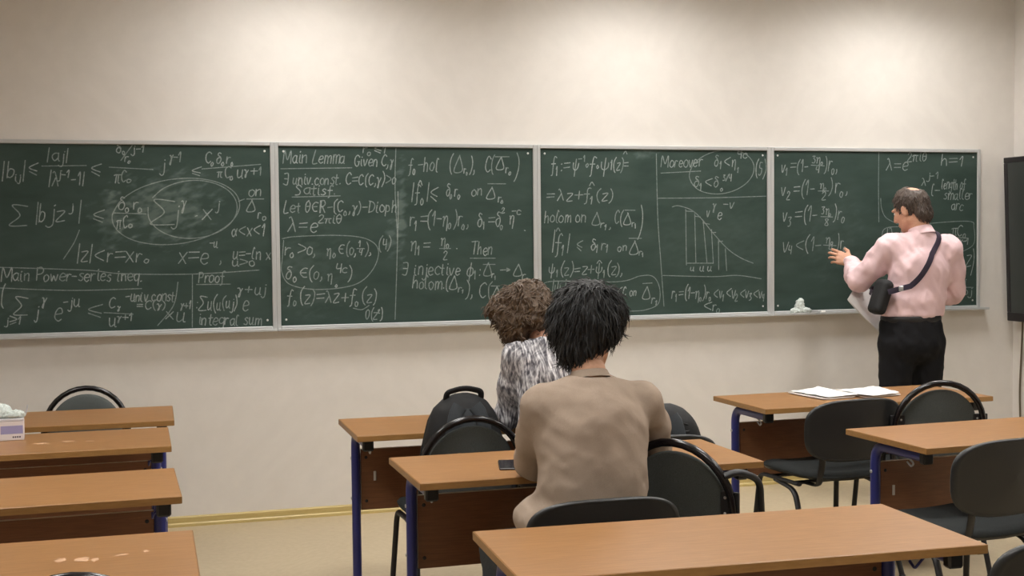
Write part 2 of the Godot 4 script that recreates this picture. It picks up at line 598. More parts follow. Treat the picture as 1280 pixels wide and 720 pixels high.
# ---------------------------------------------------------------- chalk handwriting
var G := {
	"a": [6, [5, 5.5, 3, 6, 1, 4.5, 1, 2, 2.5, 0.3, 4, 1, 5, 3], [5, 6, 5, 1, 6, 0]],
	"b": [6, [1, 10, 1, 0], [1, 3, 2.5, 5.6, 5, 5, 5, 2, 3, 0, 1, 1]],
	"c": [6, [5, 5, 3, 6, 1, 4, 1, 1.5, 3, 0, 5, 1]],
	"d": [6, [5, 4, 4, 5.8, 2, 5.5, 1, 3, 1.5, 0.6, 3.5, 0, 5, 2], [5, 10, 5, 0]],
	"δ": [6, [4.5, 9, 2.5, 9.6, 1.6, 8, 4, 6, 5, 3, 3.5, 0, 1.5, 1, 1, 3.5, 2.5, 5.5, 4.4, 5]],
	"e": [6, [1, 3, 5, 3.6, 4.5, 5.6, 2.5, 6, 1, 4, 1, 1.5, 3, 0, 5, 1]],
	"f": [5, [5, 9.2, 3.6, 10, 2.5, 8, 2.5, 2, 2.3, -2, 1, -3], [0.5, 5, 4.5, 5]],
	"g": [6, [5, 5, 3, 6, 1, 4.5, 1.2, 2, 3, 1, 5, 3], [5, 6, 5, -2, 3, -3.5, 1, -2.5]],
	"h": [6, [1, 10, 1, 0], [1, 3.5, 3, 6, 4.5, 5, 5, 0]],
	"i": [3.5, [1.5, 6, 1.5, 1, 2.8, 0], [1.5, 8, 1.8, 8.4]],
	"j": [4, [3, 6, 3, -1.5, 1.5, -3.5, 0, -2.5], [3, 8, 3.3, 8.4]],
	"l": [4, [3, 9, 2.3, 10, 1.4, 8.5, 1.4, 1.5, 3, 0]],
	"m": [8, [1, 6, 1, 0], [1, 4, 2.5, 6, 3.8, 5, 3.8, 0], [3.8, 4, 5.4, 6, 6.8, 5, 7, 0]],
	"n": [6, [1, 6, 1, 0], [1, 4, 3, 6, 4.6, 5, 5, 0]],
	"o": [6, [3, 6, 1, 4.5, 1, 1.5, 3, 0, 5, 1.5, 5, 4.5, 3, 6]],
	"p": [6, [1, 6, 1, -3.5], [1, 5, 3, 6, 5, 4, 4.5, 1, 2.5, 0, 1, 1.5]],
	"q": [6, [5, 5, 3, 6, 1, 4, 1.5, 1, 3.5, 0.4, 5, 2], [5, 6, 5, -3.5]],
	"r": [5, [1, 6, 1, 0], [1, 3.6, 2.5, 5.8, 4.4, 5.6]],
	"s": [5, [4.5, 5.4, 3, 6, 1.4, 4.6, 4.2, 2, 3, 0, 0.8, 0.6]],
	"t": [5, [2.5, 9, 2.5, 1, 4, 0], [0.5, 6, 4.5, 6.2]],
	"u": [6, [1, 6, 1, 1.5, 2.5, 0, 4.6, 2], [4.6, 6, 4.6, 0.5, 5.6, 0]],
	"v": [5.5, [0.6, 6, 2.5, 0, 4.8, 6.2]],
	"x": [6, [0.6, 6, 5, 0], [5, 6, 0.6, 0]],
	"y": [6, [1, 6, 3, 1], [5, 6, 1.5, -3]],
	"z": [6, [1, 6, 5, 6, 1, 0, 5.2, 0.2]],
	"w": [8, [0.6, 6, 2.2, 0, 4, 5, 5.6, 0, 7.4, 6]],
	"M": [10, [1, 0, 1.4, 10, 5, 3, 8.4, 10, 9, 0]],
	"L": [7, [3, 10, 1.6, 0, 6, 0.2]],
	"G": [8, [7, 8.5, 4.5, 10, 1.5, 8, 1, 3, 3.5, 0, 6.5, 1, 6.8, 4], [4.5, 4, 7.4, 4.2]],
	"S": [7, [6, 8.5, 4, 10, 1.6, 8.4, 5.2, 4, 4.5, 0.6, 1.5, 0.2]],
	"P": [7, [1.5, 0, 1.5, 10], [1.5, 9.4, 4.5, 10, 6.2, 8, 5, 5.4, 1.5, 4.6]],
	"T": [8, [0.6, 9.6, 7.4, 10], [4, 10, 3.8, 0]],
	"C": [7, [6, 8.5, 4, 10, 1.5, 7.5, 1.2, 3, 3.5, 0, 6.2, 1.4]],
	"R": [8, [1.5, 0, 1.5, 10], [2.4, 0, 2.4, 9.6], [1.5, 9.8, 5, 10, 6, 7.6, 4.4, 5.2, 1.8, 5], [3.8, 5, 6.6, 0]],
	"D": [8, [1.5, 0, 1.5, 10], [1, 10, 5, 9.4, 7, 6, 5.6, 1.4, 1, 0]],
	"O": [8, [4, 10, 1.4, 7.5, 1.4, 2.5, 4, 0, 6.6, 2.5, 6.6, 7.5, 4, 10]],
	"0": [5, [2.4, 6, 0.8, 4.6, 0.8, 1.4, 2.4, 0, 4.2, 1.4, 4.2, 4.6, 2.4, 6]],
	"1": [4.5, [0.8, 6.6, 2.6, 9.4, 2.6, 0]],
	"2": [6, [1, 7.6, 2.6, 9.6, 4.6, 8.6, 4.2, 5.6, 1, 0.2, 5.4, 0.2]],
	"3": [6, [1, 9, 4.6, 9.4, 2.6, 6, 4.8, 4, 4, 0.8, 1, 0.4]],
	"4": [6, [1.4, 9.4, 1, 4.6, 4.6, 4.8], [4.6, 9.4, 4.4, 0]],
	"5": [6, [5, 9.6, 1.8, 9.4, 1.6, 5.6, 4.6, 5, 4.8, 1.4, 2.8, 0, 1, 0.8]],
	"8": [6, [4.6, 8.4, 3, 9.8, 1.4, 8.2, 4.6, 3, 4, 0.4, 1.6, 0.6, 1.4, 3, 4.6, 8.4]],
	"²": [4, [0.8, 9.4, 1.8, 10.4, 3, 9.6, 0.8, 6.6, 3.2, 6.6]],
	"λ": [7, [1, 9.4, 2.4, 9.2, 6, 0], [3.6, 5.6, 0.8, 0]],
	"η": [6.5, [0.8, 5.6, 1.8, 5.6, 1.8, 0], [1.8, 3.6, 3.6, 6, 5, 5, 5, -3]],
	"θ": [6, [3, 10, 1.2, 7.5, 1.2, 2.5, 3, 0, 4.8, 2.5, 4.8, 7.5, 3, 10], [1.2, 5, 4.8, 5]],
	"π": [7.5, [0.8, 5.4, 2, 6, 6.8, 6], [2.6, 6, 2, 0], [5, 6, 5, 1, 6.2, 0]],
	"γ": [6, [0.8, 6, 2, 6, 3.2, 2, 2.6, -2.4, 2, -1, 5, 6]],
	"φ": [7, [3.6, 10, 3.2, -3], [3.4, 6.6, 1, 5, 1.2, 1.4, 3.4, 0.6, 6, 2, 5.8, 5.4, 3.4, 6.6]],
	"ψ": [8, [4, 10, 3.6, -3], [1, 7, 1.2, 3, 3.8, 1.6, 6.4, 3.4, 6.8, 7]],
	"α": [7, [6, 6, 4, 0.8, 2, 0, 1, 3, 2.4, 5.8, 4, 4.8, 6, 0]],
	"Δ": [9, [4.4, 10, 0.8, 0, 8, 0.4, 4.4, 10]],
	"Σ": [9, [8, 9.4, 1.4, 10, 5, 5, 1, 0.2, 8.6, 0]],
	"∃": [7, [1, 10, 5.6, 9.6, 5.2, 0, 0.8, 0.2], [1.6, 5, 5.4, 5]],
	"∈": [7.5, [6.4, 8, 3.4, 8, 1.2, 5, 3.4, 1.4, 6.4, 1.2], [1.4, 4.8, 6, 4.8]],
	"≤": [8.5, [7.4, 9, 1, 5.6, 7.4, 2.6], [1.2, 2.6, 7, -0.4]],
	"≥": [8.5, [1, 9, 7.4, 5.6, 1, 2.6], [7, 2.4, 1.4, -0.4]],
	"<": [8, [7, 8, 1, 4.6, 7, 1.2]],
	">": [8, [1, 8, 7, 4.6, 1, 1.2]],
	"=": [8, [1, 5.8, 7, 6.2], [1, 3, 7, 3.2]],
	"+": [8, [1, 4.4, 7, 4.6], [4, 7.6, 4, 1.4]],
	"-": [6, [0.8, 4.4, 5.2, 4.6]],
	"×": [6, [1, 7, 5, 2], [5, 7, 1, 2]],
	"→": [10, [1, 4.4, 9, 4.6], [6.6, 7, 9, 4.6, 6.4, 2]],
	"(": [4, [3.4, 11, 1.4, 8, 1, 4, 2, 0, 3.6, -2]],
	")": [4, [0.8, 11, 2.6, 8, 3, 4, 2, 0, 0.6, -2]],
	"|": [3, [1.5, 11, 1.3, -1]],
	"/": [5, [4.4, 10, 0.6, 0]],
	"^": [6, [1, 2, 3, 9, 5.4, 2]],
	",": [3, [1.6, 1, 1.8, -0.6, 0.8, -2]],
	".": [3, [1.2, 0.2, 1.6, 0.4]],
	":": [3, [1.4, 5, 1.7, 5.3], [1.4, 1, 1.7, 1.3]],
	"·": [4, [1.6, 4, 2.4, 4.6]],
	"°": [4, [2, 5.6, 1, 4.4, 2, 3.2, 3, 4.4, 2, 5.6]],
	" ": [4],
}
const BW := 1300
const BH := 888
const PPM := 1300.0 / 1.475
var ink := PackedByteArray()
var grain: FastNoiseLite

func stamp(p: Vector2, r: float, force: float) -> void:
	var x0 := maxi(0, int(p.x - r - 1))
	var x1 := mini(BW - 1, int(p.x + r + 1))
	var y0 := maxi(0, int(p.y - r - 1))
	var y1 := mini(BH - 1, int(p.y + r + 1))
	for y in range(y0, y1 + 1):
		for x in range(x0, x1 + 1):
			var q := Vector2(x, y).distance_to(p)
			var f := clampf(r + 0.6 - q, 0.0, 1.0) * force
			if f > 0.0:
				f *= clampf(0.82 + grain.get_noise_2d(x, y) * 1.1, 0.15, 1.0)
				var i := (y * BW + x) * 2 + 1
				ink[i] = maxi(ink[i], int(f * 255.0))

# one chalk stroke through points in pixels, rounded like a hand would
func stroke(p: Array, r: float, force: float) -> void:
	var last := Vector2(-99, -99)
	for i in p.size() - 1:
		var a: Vector2 = p[maxi(0, i - 1)]
		var b: Vector2 = p[i]
		var c: Vector2 = p[i + 1]
		var d: Vector2 = p[mini(p.size() - 1, i + 2)]
		var steps := maxi(2, int(b.distance_to(c) / 2.0))
		for k in steps + 1:
			var q := b.cubic_interpolate(c, a, d, float(k) / steps)
			if q.distance_to(last) > 1.5:
				var press := force * (0.85 + 0.25 * grain.get_noise_2d(q.x * 0.12, q.y * 0.12 + 300.0))
				stamp(q, r, press)
				last = q

func write_text(s: String, a: Vector2, b: Vector2, h: float) -> void:
	var total := 0.0
	for ch in s:
		total += float(G[ch][0]) if G.has(ch) else 6.0
	var dir := (b - a) / total
	var up := Vector2(0.12, -1.0) * h / 10.0
	var x := 0.0
	var before := ""
	for ch in s:
		if not G.has(ch):
			x += 6.0
			continue
		# a figure after a letter is an index: smaller and below the line
		var low := ch in "01234" and before in "rδηfCvφψ" and before != ""
		var sz := (0.62 if low else 1.0) * rng.randf_range(0.9, 1.1)
		var drop := -2.4 if low else 0.0
		before = ch
		var g: Array = G[ch]
		var jit := Vector2(rng.randf_range(-0.4, 0.4), rng.randf_range(-0.5, 0.5))
		for k in range(1, g.size()):
			var pts := []
			for i in range(0, g[k].size(), 2):
				pts.append(a + dir * (x + float(g[k][i]) * sz + jit.x) + up * (float(g[k][i + 1]) * sz + drop + jit.y) + Vector2(rng.randf_range(-1.5, 1.5), rng.randf_range(-1.5, 1.5)))
			stroke(pts, 2.6, rng.randf_range(0.55, 0.76))
		x += float(g[0])

func board_texture(notes: Array, which: int, smears: Array) -> ImageTexture:
	ink.resize(BW * BH * 2)
	ink.fill(0)
	for i in range(0, BW * BH * 2, 2):
		ink[i] = 226
	for t in notes[0]:
		write_text(t[0], Vector2(t[1], t[2]) * PPM, Vector2(t[3], t[4]) * PPM, t[5] * PPM)
	for l in notes[1]:
		var pts := []
		for i in range(0, l.size(), 2):
			pts.append(Vector2(l[i], l[i + 1]) * PPM)
		stroke(pts, 2.3, 0.56)
	# wiped chalk dust: faint streaks left by the cloth and cloudy patches where something was rubbed out
	var small := Image.create(260, 178, false, Image.FORMAT_RGB8)
	var f1 := noise(0.02, 100 + which, 4)
	var f2 := noise(0.05, 200 + which, 3)
	for y in 178:
		for x in 260:
			var w := f1.get_noise_2d(x * 0.6 + y * 0.25, y * 1.4) * 0.5 + f2.get_noise_2d(x * 0.35, y * 1.1) * 0.35
			var t := clampf(0.22 + w * 0.42, 0.0, 1.0)
			for s in smears:
				var q := Vector2((x / 260.0 - s[0]) / s[2], (y / 178.0 - s[1]) / s[3]).length()
				t += s[4] * clampf(1.2 - q + f2.get_noise_2d(x * 1.3 + y, y * 2.1) * 1.2, 0.0, 1.0)
			small.set_pixel(x, y, rgb(45, 62, 56).lerp(rgb(120, 132, 127), clampf(t * 0.5, 0.0, 0.9)))
	small.resize(BW, BH, Image.INTERPOLATE_CUBIC)
	small.convert(Image.FORMAT_RGBA8)
	var chalk := Image.create_from_data(BW, BH, false, Image.FORMAT_LA8, ink)
	chalk.convert(Image.FORMAT_RGBA8)
	small.blend_rect(chalk, Rect2i(0, 0, BW, BH), Vector2i.ZERO)
	small.convert(Image.FORMAT_RGB8)
	small.generate_mipmaps()
	return ImageTexture.create_from_image(small)


# ---------------------------------------------------------------- room and lamps
const XL := -2.3
const XR := 4.69
const ZB := 8.6
const CEIL := 3.15
const LAMP_ROWS := [0.8, 3.0, 5.2]
const LAMP_COLS := [-1.55, 0.15, 2.0, 3.7]

func build_room() -> void:
	struct("wall_back", bevel_box(Vector3(XL - 0.15, -0.1, -0.15), Vector3(XR + 0.15, CEIL + 0.3, 0), 0.001), M.wall)
	struct("wall_left", bevel_box(Vector3(XL - 0.15, -0.1, 0), Vector3(XL, CEIL + 0.3, ZB), 0.001), M.wall)
	struct("wall_right", bevel_box(Vector3(XR, -0.1, 0), Vector3(XR + 0.15, CEIL + 0.3, ZB), 0.001), M.wall)
	struct("wall_front", bevel_box(Vector3(XL - 0.15, -0.1, ZB), Vector3(XR + 0.15, CEIL + 0.3, ZB + 0.15), 0.001), M.wall)
	struct("floor", bevel_box(Vector3(XL, -0.1, 0), Vector3(XR, 0, ZB), 0.001), M.floor)
	# ceiling slab left open where the lamps sit
	var b := MB.new()
	var h := 0.3
	var z := 0.0
	for r in LAMP_ROWS:
		bevel_box(Vector3(XL, CEIL, z), Vector3(XR, CEIL + 0.02, r - h), 0.001, b)
		var x := XL
		for c in LAMP_COLS:
			if lamp_there(c, r):
				bevel_box(Vector3(x, CEIL, r - h), Vector3(c - h, CEIL + 0.02, r + h), 0.001, b)
				x = c + h
		bevel_box(Vector3(x, CEIL, r - h), Vector3(XR, CEIL + 0.02, r + h), 0.001, b)
		z = r + h
	bevel_box(Vector3(XL, CEIL, z), Vector3(XR, CEIL + 0.02, ZB), 0.001, b)
	bevel_box(Vector3(XL, CEIL + 0.28, 0), Vector3(XR, CEIL + 0.3, ZB), 0.001, b)
	struct("ceiling", b, M.ceiling)
	# pine skirting with a rounded top
	for side in [["baseboard_back", Vector3(XL, 0, 0), XR - XL, 0.0], ["baseboard_left", Vector3(XL, 0, ZB), ZB, PI / 2], ["baseboard_right", Vector3(XR, 0, 0), ZB, -PI / 2]]:
		var prof := [Vector2(0, 0.055), Vector2(0.006, 0.055), Vector2(0.011, 0.047), Vector2(0.012, 0.02), Vector2(0.018, 0.014), Vector2(0.02, 0.0)]
		var q := MB.new()
		for i in prof.size() - 1:
			q.face([Vector3(0, prof[i].y, prof[i].x), Vector3(side[2], prof[i].y, prof[i].x), Vector3(side[2], prof[i + 1].y, prof[i + 1].x), Vector3(0, prof[i + 1].y, prof[i + 1].x)], Vector3(0, 0, -0.02))
		struct(side[0], q, M.base, Transform3D(Basis(Vector3.UP, side[3]), side[1]))

func lamp_there(c: float, r: float) -> bool:
	return not (r < 1.0 and c < 0.0) and not (r > 4.0 and (c < 0.0 or c > 3.0))

func build_lamps() -> void:
	var first: Node3D = null
	for r in LAMP_ROWS:
		for c in LAMP_COLS:
			if not lamp_there(c, r):
				continue
			if first:
				var d := first.duplicate()
				d.name = numbered("ceiling_lamp")
				add_child(d)
				d.position = Vector3(c, CEIL, r)
				continue
			first = thing("ceiling_lamp", "square recessed ceiling lamp with a bright metal louvre", "lamp", Vector3(c, CEIL, r), 0.0, "ceiling lamps")
			var b := MB.new()
			for s in [-1.0, 1.0]:
				bevel_box(Vector3(minf(s * 0.3, s * 0.29), 0, -0.3), Vector3(maxf(s * 0.3, s * 0.29), 0.11, 0.3), 0.001, b)
				bevel_box(Vector3(-0.29, 0, minf(s * 0.3, s * 0.29)), Vector3(0.29, 0.11, maxf(s * 0.3, s * 0.29)), 0.001, b)
			bevel_box(Vector3(-0.3, 0.1, -0.3), Vector3(0.3, 0.11, 0.3), 0.001, b)
			part("housing", b, M.louvre, first)
			for k in range(1, 6):
				var x := -0.29 + 0.58 * k / 6.0
				if k % 2 == 1:
					part("louvre_blade", bevel_box(Vector3(x - 0.0015, 0.002, -0.29), Vector3(x + 0.0015, 0.042, 0.29), 0.0005), M.louvre, first)
				part("louvre_blade", bevel_box(Vector3(-0.29, 0.002, x - 0.0015), Vector3(0.29, 0.042, x + 0.0015), 0.0005), M.louvre, first)
			for k in 4:
				var x := -0.2 + k * 0.1333
				part("fluorescent_tube", tube([Vector3(x, 0.08, -0.28), Vector3(x, 0.08, 0.28)], 0.013), M.glow, first)
			var l := AreaLight3D.new()
			l.name = "light"
			l.area_size = Vector2(0.54, 0.54)
			l.area_normalize_energy = true
			l.light_energy = LAMP_ENERGY
			l.light_color = Color(1.0, 0.992, 0.975)
			l.area_range = 14.0
			l.area_attenuation = 2.0
			l.shadow_enabled = true
			l.position = Vector3(0, 0.062, 0)
			l.rotation.x = -PI / 2
			first.add_child(l)

# ---------------------------------------------------------------- blackboards
const BT := 2.042
const BB := 1.036
func build_boards() -> void:
	var notes := chalk_notes()
	var smears := [
		[[0.62, 0.35, 0.14, 0.16, 0.85], [0.43, 0.4, 0.05, 0.14, 0.7], [0.1, 0.8, 0.1, 0.1, 0.3]],
		[[0.465, 0.36, 0.018, 0.22, 0.9], [0.43, 0.5, 0.02, 0.1, 0.7], [0.1, 0.7, 0.12, 0.2, 0.3]],
		[[0.45, 0.02, 0.05, 0.04, 0.7], [0.76, 0.5, 0.2, 0.3, 0.12]],
		[[0.3, 0.55, 0.12, 0.2, 0.18]],
	]
	var labels := [
		"green chalkboard with a big double oval drawn round a sum of powers",
		"green chalkboard headed Main Lemma, with an oval round its lower left lines",
		"green chalkboard with a drawn falling curve over vertical bars",
		"green chalkboard the person in pink points at, with a rag on its tray"]
	for i in 4:
		var x0 := (i - 1) * 1.475
		var t := thing("chalkboard", labels[i], "chalkboard", Vector3(x0, BB, 0), 0.0, "chalkboards on the wall")
		var w := 1.475
		var h := BT - BB
		var fr := 0.022
		# writing sheet
		var b := bevel_box(Vector3(fr * 0.5, fr * 0.5, 0.004), Vector3(w - fr * 0.5, h - fr * 0.5, 0.0145), 0.001)
		part("backing_sheet", b, M.plastic, t)
		var s := MB.new()
		s.poly([Vector3(0, 0, 0.0155), Vector3(w, 0, 0.0155), Vector3(w, h, 0.0155), Vector3(0, h, 0.0155)], Vector3(0, 0, 1), [Vector2(0, 1), Vector2(1, 1), Vector2(1, 0), Vector2(0, 0)])
		# the sheet with the writing ends under the frame
		var cut := MB.new()
		var u := fr * 0.6
		cut.poly([Vector3(u, u, 0.0155), Vector3(w - u, u, 0.0155), Vector3(w - u, h - u, 0.0155), Vector3(u, h - u, 0.0155)], Vector3(0, 0, 1), [Vector2(u / w, 1 - u / h), Vector2(1 - u / w, 1 - u / h), Vector2(1 - u / w, u / h), Vector2(u / w, u / h)])
		var bm := mat(Color.WHITE, 0.62)
		bm.metallic_specular = 0.35
		bm.albedo_texture = board_texture(notes[i], i, smears[i])
		tag(part("writing_surface", cut, bm, t), "green enamel covered with chalk writing")
		for r in [[Vector3(0, 0, 0), Vector3(fr, h, 0.026)], [Vector3(w - fr, 0, 0), Vector3(w, h, 0.026)], [Vector3(fr, h - fr, 0), Vector3(w - fr, h, 0.026)], [Vector3(fr, 0, 0), Vector3(w - fr, fr * 0.8, 0.026)]]:
			part("frame_rail", bevel_box(r[0], r[1], 0.003), M.alu, t)
		# tray: shelf with a small upturned lip
		var over: float = 0.045 if i == 3 else 0.0
		var tr := MB.new()
		bevel_box(Vector3(0.002, -0.008, 0), Vector3(w - 0.002 + over, 0.0, 0.062), 0.0015, tr)
		bevel_box(Vector3(0.002, 0.0, 0.058), Vector3(w - 0.002 + over, 0.006, 0.062), 0.0015, tr)
		part("chalk_tray", tr, M.alu, t)
		for q in [Vector2(0.05, 0.05), Vector2(w - 0.05, 0.05), Vector2(0.05, h - 0.05), Vector2(w - 0.05, h - 0.05)]:
			part("screw", lathe([[0.0, 0.0025], [0.004, 0.002], [0.006, 0.0]], 12), M.screw, t, Transform3D(Basis(Vector3.RIGHT, PI / 2), Vector3(q.x, q.y, 0.0158)))

# ---------------------------------------------------------------- desks
func make_desk(label: String, at: Vector3, turn: float) -> Node3D:
	var t := thing("school_desk", label, "desk", at, turn, "two seat school desks")
	part("tabletop", bevel_box(Vector3(-0.599, 0.7265, -0.253), Vector3(0.599, 0.75, 0.253), 0.002), M.wood, t)
	for z in [[-0.2545, -0.2531], [0.2531, 0.2545]]:
		part("edge_band", bevel_box(Vector3(-0.599, 0.7275, z[0]), Vector3(0.599, 0.7490, z[1]), 0.0004), M.edge, t)
	for s in [-1.0, 1.0]:
		part("edge_band", bevel_box(Vector3(minf(s * 0.5991, s * 0.6005), 0.7275, -0.2531), Vector3(maxf(s * 0.5991, s * 0.6005), 0.7490, 0.2531), 0.0004), M.edge, t)
	for s in [-1.0, 1.0]:
		var x: float = s * 0.548
		var path := fillet([Vector3(x, 0.03, -0.13), Vector3(x, 0.704, -0.13), Vector3(x, 0.704, 0.17)], 0.07, 7)
		var leg := part("leg", tube(path, 0.019, 0.021, 14), M.blue, t)
		part("end_cap", bevel_box(Vector3(x - 0.022, 0.678, 0.168), Vector3(x + 0.022, 0.7265, 0.2), 0.006), M.black, leg)
		part("foot", tube(fillet([Vector3(x, 0.012, -0.24), Vector3(x, 0.03, -0.22), Vector3(x, 0.03, 0.2), Vector3(x, 0.012, 0.22)], 0.02), 0.017, 0.014, 10), M.blue, leg)
		for z in [-0.24, 0.22]:
			part("rubber_foot", bevel_box(Vector3(x - 0.019, 0.0, z - 0.02), Vector3(x + 0.019, 0.02, z + 0.02), 0.004), M.black, leg)
		# bag hook under the arm
		var hx: float = x - s * 0.03
		part("bag_hook", tube(fillet([Vector3(x, 0.69, 0.07), Vector3(hx, 0.66, 0.07), Vector3(hx, 0.645, 0.055), Vector3(hx, 0.66, 0.03)], 0.01), 0.004, 0.004, 6), M.steel if s < 0 else M.blue, t)
		for y in [0.43, 0.60]:
			part("bolt", lathe([[0.0, 0.004], [0.006, 0.003], [0.007, 0.0]], 10), M.steel, t, Transform3D(Basis(Vector3.BACK, s * -PI / 2), Vector3(x + s * 0.019, y, -0.13)))
		part("panel_cleat", bevel_box(Vector3(minf(x - s * 0.019, x - s * 0.045), 0.40, -0.15), Vector3(maxf(x - s * 0.019, x - s * 0.045), 0.615, -0.142), 0.001), M.blue, t)
	var p := part("modesty_panel", bevel_box(Vector3(-0.527, 0.378, -0.142), Vector3(0.527, 0.634, -0.126), 0.0015), M.panel, t)
	part("edge_band", bevel_box(Vector3(-0.527, 0.634, -0.1415), Vector3(0.527, 0.6355, -0.1265), 0.0005), M.edge_pale, p)
	for s in [-1.0, 1.0]:
		for y in [0.415, 0.6]:
			part("screw_cap", lathe([[0.0, 0.002], [0.005, 0.0018], [0.007, 0.0]], 10), M.black, p, Transform3D(Basis(Vector3.RIGHT, PI / 2), Vector3(s * 0.505, y, -0.126)))
	return t

func copy_of(src: Node3D, label: String, at: Vector3, turn: float) -> Node3D:
	var d: Node3D = src.duplicate()
	d.name = numbered(String(src.name))
	add_child(d)
	d.position = at
	d.rotation.y = turn
	d.set_meta("label", label)
	return d

func hook_plate(desk: Node3D) -> void:
	part("hook_plate", bevel_box(Vector3(-0.474, 0.5, -0.126), Vector3(-0.463, 0.54, -0.122), 0.001), M.hook, desk)

# chalky rubbed marks on a desk top
func scuffs(desk: Node3D, spots: Array, seed_: int) -> void:
	rng.seed = seed_
	for s in spots:
		var b := MB.new()
		var c := Vector3(s[0], 0.7502, s[1])
		var ps := []
		for k in 12:
			var a := TAU * k / 12
			var r := rng.randf_range(0.55, 1.1)
			ps.append(c + Vector3(cos(a) * s[2] * r, 0.0002, sin(a) * s[3] * r))
		for k in 12:
			b.poly([c + Vector3(0, 0.0003, 0), ps[k], ps[(k + 1) % 12]], Vector3.UP)
		part("chalk_smudge", b, M.scuff, desk)

# ---------------------------------------------------------------- chairs (seat over the origin, facing -z)
func seat_parts(t: Node3D) -> void:
	var bend := func(p: Vector3) -> Vector3:
		# x,y of the outline lie flat; front edge rolls down a little
		var y: float = 0.462 + p.z + 0.35 * p.x * p.x - 0.9 * pow(maxf(0.0, -p.y - 0.12), 2.0)
		return Vector3(p.x, y, p.y)
	var o := superoval(0.232, 0.215, 4.2, 44)
	part("seat", plate(o, [[0.0, 0.026], [0.5, 0.026], [0.85, 0.023], [0.95, 0.015], [1.0, 0.0], [0.985, -0.008]], bend), M.seat_cloth, t)
	part("seat_shell", plate(o, [[0.985, -0.008], [0.95, -0.018], [0.7, -0.024], [0.0, -0.024]], bend), M.plastic, t)

func iso_chair(label: String, at: Vector3, turn: float) -> Node3D:
	var t := thing("padded_chair", label, "chair", at, turn, "black padded chairs with a broad back pad")
	seat_parts(t)
	var bend := func(p: Vector3) -> Vector3:
		var z: float = 0.245 + p.z - 0.55 * p.x * p.x * 1.0 + 0.12 * (p.y)
		return Vector3(p.x * (1.0 + 0.35 * p.y), 0.67 + p.y, z)
	var o := []
	for q in superoval(0.25, 0.138, 3.2, 48):
		o.append(q)
	part("backrest", plate(o, [[0.0, -0.028], [0.6, -0.028], [0.88, -0.024], [0.97, -0.014], [1.0, -0.002]], bend), M.cloth, t)
	part("back_shell", plate(o, [[1.0, -0.002], [1.0, 0.006], [0.97, 0.014], [0.93, 0.012], [0.9, 0.012], [0.6, 0.016], [0.0, 0.017]], bend), M.plastic, t)
	for s in [-1.0, 1.0]:
		part("leg", tube(fillet([Vector3(s * 0.235, 0.008, -0.225), Vector3(s * 0.212, 0.428, -0.185), Vector3(s * 0.212, 0.428, 0.12)], 0.04), 0.014, 0.009, 10), M.black, t)
		part("leg", tube(fillet([Vector3(s * 0.212, 0.42, -0.06), Vector3(s * 0.22, 0.40, 0.1), Vector3(s * 0.24, 0.008, 0.25)], 0.05), 0.014, 0.009, 10), M.black, t)
		part("back_support", tube(fillet([Vector3(s * 0.16, 0.428, 0.08), Vector3(s * 0.16, 0.428, 0.19), Vector3(s * 0.16, 0.53, 0.215), Vector3(s * 0.16, 0.64, 0.224)], 0.03), 0.018, 0.006, 10), M.black, t)
		part("rubber_foot", lathe([[0.0, 0.0], [0.014, 0.0], [0.014, 0.012], [0.0, 0.012]], 10), M.black, t, at3(s * 0.235, 0, -0.225))
		part("rubber_foot", lathe([[0.0, 0.0], [0.014, 0.0], [0.014, 0.012], [0.0, 0.012]], 10), M.black, t, at3(s * 0.24, 0, 0.25))
	part("stretcher", tube([Vector3(-0.212, 0.428, -0.1), Vector3(0.212, 0.428, -0.1)], 0.009), M.black, t)
	part("stretcher", tube([Vector3(-0.212, 0.428, 0.08), Vector3(0.212, 0.428, 0.08)], 0.009), M.black, t)
	return t

